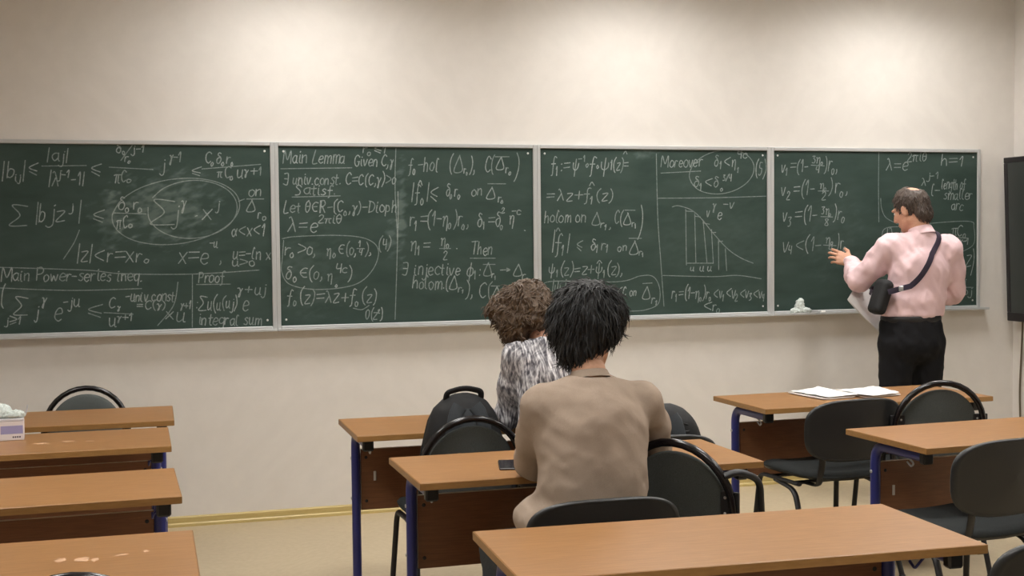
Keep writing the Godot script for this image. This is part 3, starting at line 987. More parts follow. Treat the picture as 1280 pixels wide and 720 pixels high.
func arch_chair(label: String, at: Vector3, turn: float, arms: bool) -> Node3D:
	var t := thing("arch_back_chair", label, "chair", at, turn, "arch backed chairs of black tube")
	seat_parts(t)
	var arch := [Vector3(-0.19, 0.40, 0.19), Vector3(-0.2, 0.55, 0.225), Vector3(-0.2, 0.67, 0.245)]
	for k in range(1, 16):
		var a := PI - PI * k / 16.0
		arch.append(Vector3(cos(a) * 0.2, 0.67 + sin(a) * 0.197, 0.245 + sin(a) * 0.03))
	arch.append_array([Vector3(0.2, 0.67, 0.245), Vector3(0.2, 0.55, 0.225), Vector3(0.19, 0.40, 0.19)])
	part("back_frame", tube(arch, 0.0135, 0.0135, 12), M.gloss_black, t)
	var o := []
	for k in 25:
		var a := PI * k / 24.0
		o.append(Vector2(cos(a) * 0.176, 0.67 + sin(a) * 0.168))
	for k in 12:
		var a := PI + PI * (k + 0.5) / 12.0
		o.append(Vector2(signf(cos(a)) * pow(absf(cos(a)), 0.4) * 0.172, 0.56 - pow(absf(sin(a)), 0.4) * 0.05))
	var bend := func(p: Vector3) -> Vector3:
		return Vector3(p.x, p.y, 0.235 + p.z + (p.y - 0.67) * 0.16 - 0.4 * p.x * p.x)
	part("backrest", plate(o, [[0.0, -0.03], [0.7, -0.028], [0.92, -0.022], [0.99, -0.01], [1.0, 0.0]], bend), M.cloth, t)
	part("back_shell", plate(o, [[1.0, 0.0], [0.99, 0.008], [0.95, 0.011], [0.0, 0.012]], bend), M.cloth, t)
	for s in [-1.0, 1.0]:
		var br := part("bracket", bevel_box(Vector3(minf(s * 0.155, s * 0.219), 0.635, 0.236), Vector3(maxf(s * 0.155, s * 0.219), 0.725, 0.247), 0.002), M.black, t)
		for y in [0.655, 0.705]:
			part("screw", lathe([[0.0, 0.002], [0.004, 0.0015], [0.005, 0.0]], 8), M.steel, br, Transform3D(Basis(Vector3.RIGHT, PI / 2), Vector3(s * 0.172, y, 0.247)))
		var foot := Vector3(s * 0.238, 0, -0.225)
		if arms:
			foot = Vector3(s * 0.236, 0, 0.09)
			part("armrest", tube(fillet([Vector3(s * 0.178, 0.775, 0.262), Vector3(s * 0.212, 0.79, 0.235), Vector3(s * 0.248, 0.758, 0.16), Vector3(s * 0.243, 0.45, 0.12), foot + Vector3(0, 0.008, 0)], 0.035), 0.0135, 0.011, 10), M.black, t)
			part("seat_rail", tube([Vector3(s * 0.245, 0.43, 0.105), Vector3(s * 0.2, 0.428, 0.02), Vector3(s * 0.2, 0.428, -0.18)], 0.012), M.black, t)
		else:
			part("leg", tube(fillet([foot + Vector3(0, 0.008, 0), Vector3(s * 0.212, 0.428, -0.185), Vector3(s * 0.2, 0.428, 0.18)], 0.045), 0.012, 0.012, 10), M.black, t)
		part("leg", tube(fillet([Vector3(s * 0.2, 0.42, -0.04), Vector3(s * 0.2, 0.41, 0.13), Vector3(s * 0.225, 0.008, 0.27)], 0.05), 0.012, 0.012, 10), M.black, t)
		part("rubber_foot", lathe([[0.0, 0.0], [0.016, 0.0], [0.015, 0.014], [0.0, 0.014]], 10), M.black, t, Transform3D(Basis.IDENTITY, foot))
		part("rubber_foot", lathe([[0.0, 0.0], [0.016, 0.0], [0.015, 0.014], [0.0, 0.014]], 10), M.black, t, at3(s * 0.225, 0, 0.27))
	part("stretcher", tube([Vector3(-0.2, 0.42, 0.02), Vector3(0.2, 0.42, 0.02)], 0.01), M.black, t)
	return t

# chair placed by the middle of its back, so that the arch stands where it is seen
func back_at(x: float, z: float, turn: float) -> Vector3:
	return Vector3(x, 0, z) - Basis(Vector3.UP, turn) * Vector3(0, 0, 0.265)

# ---------------------------------------------------------------- small things
func sheet(corners: Array, thick: float, wave: float, seed_: int) -> MB:
	# a sheet or thin pile bent a little, from four corners
	var f := noise(6.0, seed_, 2)
	var up := []
	var dn := []
	for i in 9:
		var ru := []
		var rd := []
		for j in 9:
			var p: Vector3 = Vector3(corners[0]).lerp(corners[1], i / 8.0).lerp(Vector3(corners[3]).lerp(corners[2], i / 8.0), j / 8.0)
			var nn: Vector3 = (Vector3(corners[1]) - corners[0]).cross(Vector3(corners[3]) - corners[0]).normalized()
			if nn.y < 0.0: nn = -nn
			var lift := wave * (0.5 + 0.5 * f.get_noise_2d(i * 0.07, j * 0.07)) + wave * pow(absf(i / 4.0 - 1.0), 3.0) * 0.5
			ru.append(p + nn * (lift + thick))
			rd.append(p + nn * lift)
		up.append(ru)
		dn.append(rd)
	var b := MB.new()
	b.grid(up)
	b.grid(dn)
	var ring := []
	for k in 8: ring.append([k, 0])
	for k in 8: ring.append([8, k])
	for k in 8: ring.append([8 - k, 8])
	for k in 8: ring.append([0, 8 - k])
	var mid: Vector3 = (Vector3(corners[0]) + corners[2]) * 0.5
	for k in ring.size():
		var a: Array = ring[k]
		var c: Array = ring[(k + 1) % ring.size()]
		b.face([up[a[0]][a[1]], up[c[0]][c[1]], dn[c[0]][c[1]], dn[a[0]][a[1]]], mid)
	return b

func crumple(p: Vector3, size: Vector3, seed_: int, peaks: Array) -> MB:
	var f := Field.new(p - size * 0.8 - Vector3.ONE * 0.02, p + size * 0.8 + Vector3(0.02, size.y * 0.6, 0.02), 0.004)
	for q in peaks:
		f.ell(p + Vector3(q[0], q[1], q[2]), Vector3(q[3], q[4], q[5]), 0.012)
	f.clip(Vector3(p.x, p.y, p.z), Vector3(0, -1, 0))
	var nz := noise(38.0, seed_, 3)
	nz.fractal_type = FastNoiseLite.FRACTAL_RIDGED
	return f.build(func(v: Vector3, _n: Vector3) -> float: return nz.get_noise_3dv(v) * 0.007 if v.y > p.y + 0.006 else 0.0)


func build_screen() -> void:
	# wide flat display on the right wall, leaning a little forward
	var t := thing("wall_display", "large black flat display hung on the right wall beside the chalkboards", "television", Vector3(4.6, 0.952, 0.06), 0.0)
	t.rotation.z = deg_to_rad(2.0)
	var W := 1.75
	var H := 1.035
	part("body", bevel_box(Vector3(0.012, 0.02, 0.02), Vector3(0.05, H - 0.02, W - 0.02), 0.006), M.bezel, t)
	part("screen", bevel_box(Vector3(0.004, 0.055, 0.035), Vector3(0.014, H - 0.035, W - 0.035), 0.001), M.screen, t)
	for r in [[Vector3(0, 0, 0), Vector3(0.03, 0.055, W)], [Vector3(0, H - 0.035, 0), Vector3(0.03, H, W)], [Vector3(0, 0.055, 0), Vector3(0.03, H - 0.035, 0.035)], [Vector3(0, 0.055, W - 0.035), Vector3(0.03, H - 0.035, W)]]:
		part("bezel", bevel_box(r[0], r[1], 0.004), M.bezel, t)
	part("wall_bracket", bevel_box(Vector3(0.04, 0.3, 0.5), Vector3(0.088, 0.7, 1.2), 0.004), M.black, t)
	var c := tube(fillet([Vector3(4.655, 0.97, 0.14), Vector3(4.66, 0.86, 0.13), Vector3(4.677, 0.72, 0.10), Vector3(4.677, 0.5, 0.085), Vector3(4.68, 0.12, 0.10)], 0.1), 0.006, 0.006, 8)
	single("power_cable", c, M.cable, "thin brown cable hanging below the wall display", "cable")

func build_backpack(called: String, label: String, at: Vector3, turn: float, w: float, h: float, d: float, quilted: bool) -> Node3D:
	var t := thing(called, label, "backpack", at, turn)
	var f := Field.new(Vector3(-w * 0.7, -0.02, -d), Vector3(w * 0.7, h * 1.15, d), 0.009)
	f.ell(Vector3(0, h * 0.34, 0), Vector3(w * 0.5, h * 0.42, d * 0.42), 0.05)
	f.ell(Vector3(0, h * 0.66, 0.01), Vector3(w * 0.42, h * 0.36, d * 0.36), 0.05)
	f.ell(Vector3(0, h * 0.3, -d * 0.25), Vector3(w * 0.36, h * 0.28, d * 0.34), 0.03)
	f.clip(Vector3(0, 0.0, 0), Vector3(0, -1, 0))
	var nz := noise(9.0, 71, 3)
	part("bag_body", f.build(func(v: Vector3, _n: Vector3) -> float: return nz.get_noise_3dv(v) * 0.006), M.bag, t)
	if not quilted:
		part("carry_handle", tube(fillet([f.on_surface(Vector3(-w * 0.22, h * 0.98, 0.02), -0.004), Vector3(-w * 0.2, h * 1.03, 0.03), Vector3(0, h * 1.075, 0.035), Vector3(w * 0.2, h * 1.03, 0.03), f.on_surface(Vector3(w * 0.22, h * 0.98, 0.02), -0.004)], 0.05), 0.012, 0.006, 10), M.bag, t)
	# padded shoulder straps and mesh back panel on the side turned to the chair back
	for s in [-1.0, 1.0]:
		var path := []
		for k in 12:
			var u := k / 11.0
			path.append(f.on_surface(Vector3(s * w * lerpf(0.1, 0.26, sqrt(u)), h * lerpf(0.95, 0.15, u), d * 0.45), 0.006))
		part("shoulder_strap", tube(path, 0.028, 0.008, 10), M.bag_panel, t)
	var rows := []
	for i in 14:
		var row := []
		for j in 10:
			row.append(f.on_surface(Vector3(lerpf(-0.33, 0.33, j / 9.0) * w * (1.0 - 0.25 * i / 13.0), h * lerpf(0.3, 0.93, i / 13.0), d * 0.5), 0.002))
		rows.append(row)
	var pb := MB.new()
	pb.grid(rows)
	part("back_panel", pb, M.bag_panel, t)
	if quilted:
		for k in 4:
			var path := []
			for j in 9:
				path.append(f.on_surface(Vector3(lerpf(-0.4, 0.4, j / 8.0) * w, h * (0.55 + 0.11 * k), d * 0.5), 0.002))
			part("seam", tube(path, 0.003, 0.003, 6), M.black, t)
	else:
		var zp := []
		for j in 14:
			var a := PI * j / 13.0
			zp.append(f.on_surface(Vector3(cos(a) * w * 0.5, h * (0.35 + 0.6 * sin(a)), -0.01), 0.001))
		part("zip", tube(zp, 0.004, 0.004, 6), M.black, t)
	return t

func build_small() -> void:
	# phone on the second desk
	var ph := thing("phone", "dark phone lying on the desk beside the person in beige", "phone", Vector3(0.464, 0.75, 2.86), deg_to_rad(-14))
	part("case", bevel_box(Vector3(-0.037, 0.0, -0.078), Vector3(0.037, 0.0075, 0.078), 0.003), M.phone_case, ph)
	part("glass", bevel_box(Vector3(-0.0345, 0.0074, -0.0755), Vector3(0.0345, 0.0086, 0.0755), 0.0005), M.phone, ph)
	# papers on the first desk on the right
	var c1 := [Vector3(2.282, 0.7505, 1.455), Vector3(2.479, 0.7505, 1.362), Vector3(2.50, 0.7505, 1.70), Vector3(2.312, 0.7505, 1.725)]
	var c2 := [Vector3(2.520, 0.7505, 1.49), Vector3(2.764, 0.7505, 1.435), Vector3(2.733, 0.7505, 1.715), Vector3(2.526, 0.7505, 1.74)]
	var nb := thing("paper_stack", "left of two piles of white paper on the desk by the person in pink", "paper", Vector3.ZERO, 0.0, "paper piles")
	part("sheet", sheet(c1, 0.005, 0.004, 81), M.paper, nb)
	part("sheet", sheet([c1[0] + Vector3(0.006, 0.008, 0.01), c1[1] + Vector3(0.01, 0.008, 0.012), c1[2] + Vector3(0.01, 0.008, 0.006), c1[3] + Vector3(0.012, 0.008, -0.004)], 0.0008, 0.008, 82), M.paper, nb)
	var nb2 := thing("paper_stack", "right of two piles of white paper on the desk by the person in pink", "paper", Vector3.ZERO, 0.0, "paper piles")
	part("sheet", sheet(c2, 0.004, 0.004, 83), M.paper, nb2)
	part("sheet", sheet([c2[0] + Vector3(-0.012, 0.007, 0.02), c2[1] + Vector3(-0.01, 0.007, 0.012), c2[2] + Vector3(-0.01, 0.007, 0.006), c2[3] + Vector3(-0.012, 0.007, 0.012)], 0.0008, 0.011, 84), M.paper, nb2)
	# notebook beside the woman
	single("open_notebook", sheet([Vector3(0.66, 0.7505, 1.60), Vector3(0.87, 0.7505, 1.60), Vector3(0.86, 0.7505, 1.89), Vector3(0.65, 0.7505, 1.88)], 0.006, 0.004, 85), M.paper, "white paper pad on the desk in front of the person in the streaked blouse", "paper")
	# tissue box
	var tb := thing("tissue_box", "pale cardboard tissue box with a violet printed side", "box", Vector3(-1.235, 0.75, 1.63), deg_to_rad(3))
	part("carton", bevel_box(Vector3(-0.11, 0, -0.045), Vector3(0.07, 0.075, 0.045), 0.002), M.box_card, tb)
	part("print", bevel_box(Vector3(-0.015, 0.026, 0.045), Vector3(0.066, 0.058, 0.0455), 0.0002), M.box_print, tb)
	part("top_fold", bevel_box(Vector3(-0.11, 0.0745, -0.045), Vector3(0.07, 0.085, 0.0458), 0.002), M.paper_grey, tb)
	for k in 4:
		part("small_print", bevel_box(Vector3(0.028 + k * 0.008, 0.01, 0.045), Vector3(0.0335 + k * 0.008, 0.0165, 0.0454), 0.0001), M.ink, tb)
	part("flap", sheet([Vector3(0.072, 0.085, -0.02), Vector3(0.086, 0.13, -0.022), Vector3(0.09, 0.13, 0.0), Vector3(0.078, 0.085, 0.006)], 0.001, 0.003, 86), M.paper_grey, tb)
	single("tissue", crumple(Vector3(-1.23, 0.836, 1.63), Vector3(0.12, 0.06, 0.08), 87, [[-0.04, 0.012, 0.0, 0.05, 0.03, 0.035], [0.03, 0.006, 0.01, 0.04, 0.022, 0.03], [-0.02, 0.03, -0.01, 0.035, 0.02, 0.03]]), M.rag, "crumpled white tissue sticking out of the cardboard box", "tissue")
	# rag and chalk on the tray of the last board
	single("board_rag", crumple(Vector3(3.142, BB + 0.0005, 0.036), Vector3(0.16, 0.1, 0.06), 88, [[-0.03, 0.012, 0.0, 0.04, 0.022, 0.022], [0.03, 0.014, 0.0, 0.042, 0.02, 0.022], [-0.005, 0.04, -0.003, 0.03, 0.04, 0.018], [0.0, 0.072, -0.004, 0.019, 0.018, 0.012]]), M.rag, "crumpled greyish white cloth rag on the chalk tray", "rag")
	single("chalk_stick", tube([Vector3(3.285, BB + 0.0065, 0.03), Vector3(3.312, BB + 0.0065, 0.032)], 0.006, 0.006, 10), M.chalk, "short white stick of chalk on the tray near the rag", "chalk")


# ---------------------------------------------------------------- people
func facing(dir: Vector3, tilt := 0.0) -> Basis:
	# basis whose -z looks along dir, rolled by tilt
	var z := -dir.normalized()
	var x := Vector3.UP.cross(z).normalized()
	var b := Basis(x, z.cross(x), z)
	return b * Basis(Vector3.BACK, tilt)

func head_mesh(c: Vector3, bs: Basis, neck: Vector3, neck_r: float, s := 1.0) -> MB:
	var f := Field.new(c - Vector3(0.16, 0.25, 0.16) * s, c + Vector3(0.16, 0.15, 0.16) * s, 0.0045)
	var P := func(x: float, y: float, z: float) -> Vector3: return c + bs * (Vector3(x, y, z) * s)
	f.ell(P.call(0, 0.032, 0.014), Vector3(0.074, 0.086, 0.094) * s, 0.02, bs)
	f.ell(P.call(0, -0.03, -0.034), Vector3(0.058, 0.082, 0.058) * s, 0.03, bs)
	for q in [-1.0, 1.0]:
		f.cap(P.call(q * 0.05, -0.06, 0.0), P.call(q * 0.018, -0.1, -0.062), 0.02 * s, 0.017 * s, 0.02)
		f.ell(P.call(q * 0.03, 0.018, -0.082), Vector3(0.024, 0.009, 0.012) * s, 0.012, bs)
		f.ell(P.call(q * 0.04, -0.025, -0.068), Vector3(0.02, 0.018, 0.02) * s, 0.015, bs)
		f.ell(P.call(q * 0.031, -0.002, -0.096), Vector3(0.014, 0.009, 0.012) * s, 0.008, bs, true)
		f.ell(P.call(q * 0.079, -0.008, 0.006), Vector3(0.009, 0.031, 0.019) * s, 0.006, bs * Basis(Vector3.UP, q * -0.35))
		f.ell(P.call(q * 0.089, -0.006, 0.001), Vector3(0.005, 0.018, 0.009) * s, 0.004, bs, true)
		f.ell(P.call(q * 0.012, -0.042, -0.1), Vector3(0.009, 0.007, 0.009) * s, 0.006, bs)
	f.cap(P.call(0, 0.01, -0.092), P.call(0, -0.036, -0.11), 0.008 * s, 0.011 * s, 0.012)
	f.ell(P.call(0, -0.068, -0.088), Vector3(0.022, 0.006, 0.01) * s, 0.006, bs)
	f.ell(P.call(0, -0.078, -0.086), Vector3(0.02, 0.006, 0.01) * s, 0.006, bs)
	f.ell(P.call(0, -0.073, -0.1), Vector3(0.024, 0.0018, 0.008) * s, 0.003, bs, true)
	f.ell(P.call(0, -0.102, -0.074), Vector3(0.02, 0.016, 0.018) * s, 0.015, bs)
	f.cap(P.call(0, -0.05, 0.03), neck, neck_r * 0.94, neck_r, 0.03)
	return f.build()

func add_eyes(t: Node3D, base: Vector3, c: Vector3, bs: Basis) -> void:
	for q in [-1.0, 1.0]:
		var p: Vector3 = c + bs * Vector3(q * 0.031, -0.002, -0.079) - base
		var e := MB.new()
		lathe([[0.0, -0.0115], [0.007, -0.009], [0.0115, 0.0], [0.007, 0.009], [0.0, 0.0115]], 14, e)
		var eye := part("eye", e, M.eye, t, Transform3D(bs, p))
		part("iris", lathe([[0.0, 0.0012], [0.005, 0.0008], [0.0056, 0.0]], 12), M.iris, eye, Transform3D(Basis(Vector3.RIGHT, -PI / 2), Vector3(0, 0, -0.0112)))

# open or curled hand: palm and five fingers of their own
func hand_mesh(wrist: Vector3, dir: Vector3, back: Vector3, thumb_side: float, curls: Array, spread := 0.06, r_wrist := 0.026) -> MB:
	var y := dir.normalized()
	var n := (back - y * back.dot(y)).normalized()
	var lat := y.cross(n) * thumb_side
	var f := Field.new(wrist - Vector3.ONE * 0.2, wrist + Vector3.ONE * 0.2, 0.0036)
	var kn := []
	for i in 4:
		kn.append(wrist + y * [0.088, 0.093, 0.088, 0.078][i] + lat * [0.03, 0.01, -0.011, -0.031][i] + n * [0.0, 0.003, 0.002, -0.003][i])
	f.cap(wrist - y * 0.06, wrist, r_wrist, r_wrist * 0.92, 0.01)
	for i in 4:
		f.cap(wrist + lat * [0.014, 0.005, -0.006, -0.015][i] + y * 0.008, kn[i], 0.0165, 0.0115, 0.012)
	f.cap(wrist + lat * 0.02 + y * 0.02 - n * 0.008, wrist + lat * 0.033 + y * 0.05 - n * 0.012, 0.017, 0.015, 0.012)
	for i in 4:
		var l: float = [0.074, 0.082, 0.076, 0.06][i]
		var a: float = curls[i]
		var d: Vector3 = (y + lat * [1.0, 0.35, -0.35, -1.0][i] * spread * 2.0).normalized()
		var p: Vector3 = kn[i]
		var r: float = [0.0092, 0.0094, 0.009, 0.0078][i]
		var bend := 0.0
		for k in 3:
			bend += a * [0.55, 0.9, 0.6][k]
			var q: Vector3 = p + (d * cos(bend) - n * sin(bend)) * l * [0.45, 0.31, 0.24][k]
			f.cap(p, q, r, r * 0.92, 0.004)
			p = q
			r *= 0.92
	var ta: Vector3 = wrist + lat * 0.03 + y * 0.035 - n * 0.01
	var tb: Vector3 = ta + (lat * 0.75 + y * 0.65 - n * 0.2).normalized() * 0.042
	var tc: Vector3 = tb + (lat * 0.35 + y * 0.9 - n * (0.2 + 0.5 * float(curls[0]))).normalized() * 0.03
	f.cap(ta, tb, 0.013, 0.0105, 0.008)
	f.cap(tb, tc, 0.0105, 0.0085, 0.004)
	return f.build()

# tapering locks laid over a hair volume
func locks(b: MB, count: int, length: float, width: float, flow: Callable, seed_: int, keep: Callable) -> void:
	rng.seed = seed_
	var nv := b.v.size()
	var done := 0
	var tries := 0
	while done < count and tries < count * 8:
		tries += 1
		var i := rng.randi_range(0, nv - 1)
		var p := b.v[i]
		var n := b.n[i]
		if not keep.call(p, n):
			continue
		done += 1
		var d: Vector3 = flow.call(p, n)
		d += Vector3(rng.randf_range(-0.35, 0.35), rng.randf_range(-0.35, 0.35), rng.randf_range(-0.35, 0.35))
		d = (d - n * d.dot(n) * 0.9).normalized()
		var s := d.cross(n).normalized()
		var l := length * rng.randf_range(0.6, 1.25)
		var w := width * rng.randf_range(0.6, 1.2)
		var rows := []
		for k in 4:
			var u := k / 3.0
			var c := p - n * 0.004 + d * l * u + n * (0.011 * sin(PI * minf(u * 0.8, 1.0)) - 0.004 * u)
			var ww := w * (1.0 - u * u) + 0.0004
			rows.append([c - s * ww, c + n * ww * 0.7, c + s * ww, c - n * ww * 0.4])
		var from := b.v.size()
		b.grid(rows, true)
		if b.n[from + 1].dot(n) < 0.0:
			for q in range(from, b.v.size()): b.n[q] = -b.n[q]

func move(b: MB, base: Vector3) -> MB:
	for i in b.v.size():
		b.v[i] -= base
	return b

func folds(scale_: Vector3, amp: float, seed_: int) -> Callable:
	var f := noise(1.0, seed_, 3)
	var g := noise(1.0, seed_ + 1, 2)
	g.fractal_type = FastNoiseLite.FRACTAL_RIDGED
	return func(v: Vector3, _n: Vector3) -> float: return f.get_noise_3dv(v * scale_) * amp + g.get_noise_3dv(v * scale_ * 0.8 + Vector3(v.y, v.x, 0) * scale_.x * 0.5) * amp * 0.6

func collar(c: Vector3, bs: Basis, r0: float, r1: float, h: float, thick: float, open_front: float) -> MB:
	# band round the neck, a little wider at its foot; open_front leaves a gap at the throat
	var rows := []
	for q in [[r1, 0.0], [r0, h], [r0 - thick * 0.3, h + thick * 0.4], [r0 - thick, h], [r1 - thick, 0.0]]:
		var row := []
		for k in 33:
			var a := -PI / 2 + open_front + (TAU - 2.0 * open_front) * k / 32.0
			row.append(c + bs * Vector3(cos(a) * q[0], q[1], sin(a) * q[0] * 1.05))
		rows.append(row)
	var b := MB.new()
	b.grid(rows)
	return b

func build_lecturer() -> void:
	var base := Vector3(3.54, 0, 0.62)
	var t := thing("person", "standing person in pink shirt and black trousers pointing at the chalkboard", "person", base)
	var hc := Vector3(3.537, 1.655, 0.585)
	var hb := facing(Vector3(-0.42, -0.32, -0.85), 0.05)
	var neck := Vector3(3.575, 1.49, 0.64)
	var shl := Vector3(3.395, 1.43, 0.59)
	var shr := Vector3(3.745, 1.425, 0.65)
	var ell_ := Vector3(3.29, 1.245, 0.45)
	var wl := Vector3(3.352, 1.35, 0.265)
	var elr := Vector3(3.815, 1.18, 0.60)
	var wr := Vector3(3.63, 1.085, 0.435)
	var hip := Vector3(3.515, 0.95, 0.63)
	# skin
	var b := MB.new()
	b.add(head_mesh(hc, hb, neck, 0.056), Transform3D.IDENTITY)
	var f := Field.new(Vector3(3.15, 0.02, 0.15), Vector3(4.0, 1.6, 0.95), 0.016)
	f.cap(neck + Vector3(0, 0.03, 0), Vector3(3.56, 1.36, 0.64), 0.055, 0.09, 0.04)
	f.ell(Vector3(3.56, 1.28, 0.63), Vector3(0.155, 0.2, 0.1), 0.04)
	f.ell(Vector3(3.52, 1.05, 0.62), Vector3(0.15, 0.16, 0.105), 0.04)
	f.chain([shl, ell_, wl], [0.05, 0.04, 0.028], 0.03)
	f.chain([shr, elr, wr], [0.05, 0.04, 0.028], 0.03)
	for s in [-1.0, 1.0]:
		f.chain([hip + Vector3(s * 0.09, 0, 0), Vector3(3.52 + s * 0.1, 0.5, 0.62), Vector3(3.525 + s * 0.105, 0.09, 0.66)], [0.08, 0.055, 0.04], 0.03)
	b.add(f.build(), Transform3D.IDENTITY)
	b.add(hand_mesh(wl, Vector3(-0.5, 0.3, -0.75), Vector3(-0.55, 0.35, 0.75), 1.0, [0.25, 0.32, 0.4, 0.48], 0.06), Transform3D.IDENTITY)
	b.add(hand_mesh(wr, Vector3(-0.9, -0.1, -0.35), Vector3(0.2, 0.45, -0.85), -1.0, [0.75, 0.8, 0.85, 0.9], 0.03), Transform3D.IDENTITY)
	part("body", move(b, base), M.skin, t)
	add_eyes(t, base, hc, hb)
	# hair round the sides and back, thin on the crown
	var h := Field.new(hc - Vector3(0.16, 0.17, 0.16), hc + Vector3(0.16, 0.17, 0.16), 0.005)
	h.ell(hc + hb * Vector3(0, 0.034, 0.02), Vector3(0.084, 0.096, 0.102), 0.02, hb)
	h.ell(hc + hb * Vector3(0, -0.045, 0.075), Vector3(0.066, 0.055, 0.038), 0.03, hb)
	h.ell(hc + hb * Vector3(0, -0.045, -0.1), Vector3(0.088, 0.13, 0.108), 0.012, hb, true)
	h.ell(hc + hb * Vector3(0.0, 0.125, 0.085), Vector3(0.056, 0.052, 0.06), 0.008, hb, true)
	for q in [-1.0, 1.0]:
		h.ell(hc + hb * Vector3(q * 0.086, -0.022, -0.002), Vector3(0.03, 0.036, 0.026), 0.008, hb, true)
	var hn := noise(60.0, 301, 2)
	var hm := h.build(func(v: Vector3, _n: Vector3) -> float: return hn.get_noise_3d(v.x, v.y * 0.35, v.z) * 0.004)
	locks(hm, 500, 0.03, 0.0035, func(_p: Vector3, n: Vector3) -> Vector3: return Vector3(0, -1, 0) + n * 0.1, 302, func(p: Vector3, _n: Vector3) -> bool: return p.distance_to(hc + hb * Vector3(0.0, 0.125, 0.085)) > 0.09)
	part("hair", move(hm, base), M.hair_grey, t)
	# shirt
	var s := Field.new(Vector3(3.1, 1.0, 0.18), Vector3(4.0, 1.6, 0.95), 0.009)
	s.ell(Vector3(3.565, 1.30, 0.635), Vector3(0.185, 0.19, 0.125), 0.05)
	s.ell(Vector3(3.53, 1.13, 0.625), Vector3(0.188, 0.15, 0.135), 0.05)
	s.ell(Vector3(3.515, 1.02, 0.625), Vector3(0.182, 0.1, 0.132), 0.04)
	s.cap(shl + Vector3(0.03, 0.0, 0.005), neck + Vector3(-0.02, -0.012, 0.0), 0.07, 0.062, 0.05)
	s.cap(shr + Vector3(-0.03, 0.0, 0.0), neck + Vector3(0.02, -0.012, 0.0), 0.07, 0.062, 0.05)
	s.chain([shl, shl.lerp(ell_, 0.5) + Vector3(0, -0.006, 0), ell_, ell_.lerp(wl, 0.5) + Vector3(0, -0.012, 0), wl + (ell_ - wl) * 0.06], [0.074, 0.066, 0.061, 0.054, 0.041], 0.035)
	s.chain([shr, shr.lerp(elr, 0.5), elr, elr.lerp(wr, 0.5) + Vector3(0, -0.01, 0), wr + (elr - wr) * 0.05], [0.075, 0.068, 0.06, 0.052, 0.041], 0.035)
	s.clip(Vector3(0, 1.045, 0), Vector3(0, -1, 0))
	s.clip(neck + Vector3(0, 0.035, 0), Vector3(0, 1, 0))
	# where the bag strap presses on the shirt it lies flat
	var path := []
	var ctrl := [Vector3(3.30, 1.19, 0.73), Vector3(3.36, 1.22, 0.80), Vector3(3.46, 1.29, 0.85), Vector3(3.56, 1.38, 0.84), Vector3(3.64, 1.47, 0.76), Vector3(3.66, 1.53, 0.66), Vector3(3.63, 1.46, 0.52), Vector3(3.5, 1.3, 0.45), Vector3(3.34, 1.2, 0.5), Vector3(3.27, 1.18, 0.62)]
	for k in ctrl.size() - 1:
		for j in 5:
			var v: Vector3 = ctrl[k].cubic_interpolate(ctrl[k + 1], ctrl[maxi(0, k - 1)], ctrl[mini(ctrl.size() - 1, k + 2)], j / 5.0)
			if k > 0 and k < ctrl.size() - 2:
				v = s.shell(Vector3(3.56, minf(v.y, 1.40), 0.635), v, 0.004)
			path.append(v)
	var fold := folds(Vector3(8, 4.5, 8), 0.014, 311)
	var sm := s.build(func(v: Vector3, n: Vector3) -> float:
		var near := 1.0
		for q in path:
			near = minf(near, v.distance_to(q))
		return float(fold.call(v, n)) * clampf((near - 0.025) / 0.05, 0.0, 1.0))
	part("shirt", move(sm, base), M.pink, t)
	part("collar", move(collar(neck + Vector3(0, 0.012, 0), facing(Vector3(-0.25, 0, -1)) * Basis(Vector3.RIGHT, -0.3), 0.064, 0.078, 0.045, 0.006, 0.25), base), M.pink, t)
	for w in [[wl, ell_], [wr, elr]]:
		var d: Vector3 = (Vector3(w[1]) - w[0]).normalized()
		part("cuff", move(tube([w[0] + d * 0.0, w[0] + d * 0.01, w[0] + d * 0.055, w[0] + d * 0.06], 0.041, 0.041, 18), base), M.pink, t)
	# trousers, belt, shoes
	var q := Field.new(Vector3(3.2, 0.02, 0.35), Vector3(3.85, 1.1, 0.95), 0.011)
	q.ell(Vector3(3.515, 0.99, 0.628), Vector3(0.184, 0.12, 0.135), 0.05)
	q.ell(Vector3(3.51, 0.89, 0.645), Vector3(0.19, 0.12, 0.14), 0.05)
	for sd in [-1.0, 1.0]:
		q.chain([hip + Vector3(sd * 0.093, -0.06, 0.01), Vector3(3.515 + sd * 0.1, 0.5, 0.615), Vector3(3.52 + sd * 0.105, 0.05, 0.645)], [0.103, 0.082, 0.068], 0.03)
	q.clip(Vector3(0, 1.06, 0), Vector3(0, 1, 0))
	q.clip(Vector3(0, 0.035, 0), Vector3(0, -1, 0))
	part("trousers", move(q.build(folds(Vector3(10, 5, 10), 0.007, 321)), base), M.trousers, t)
	var belt := []
	for k in 41:
		var a := TAU * k / 40.0
		belt.append(q.on_surface(Vector3(3.515 + cos(a) * 0.2, 1.04, 0.628 + sin(a) * 0.15), 0.003))
	part("belt", move(tube(belt, 0.018, 0.004, 8, null, Vector3.UP), base), M.black, t)
	for sd in [-1.0, 1.0]:
		var sh := Field.new(Vector3(3.4 + sd * 0.105, -0.01, 0.38), Vector3(3.64 + sd * 0.105, 0.16, 0.82), 0.008)
		var c := Vector3(3.525 + sd * 0.108, 0, 0.62)
		sh.cap(c + Vector3(0, 0.04, 0.07), c + Vector3(sd * 0.012, 0.03, -0.12), 0.04, 0.038, 0.03)
		sh.cap(c + Vector3(0, 0.05, 0.05), c + Vector3(0, 0.09, 0.04), 0.042, 0.04, 0.03)
		sh.clip(Vector3(0, 0.001, 0), Vector3(0, -1, 0))
		part("shoe", move(sh.build(), base), M.shoe, t)
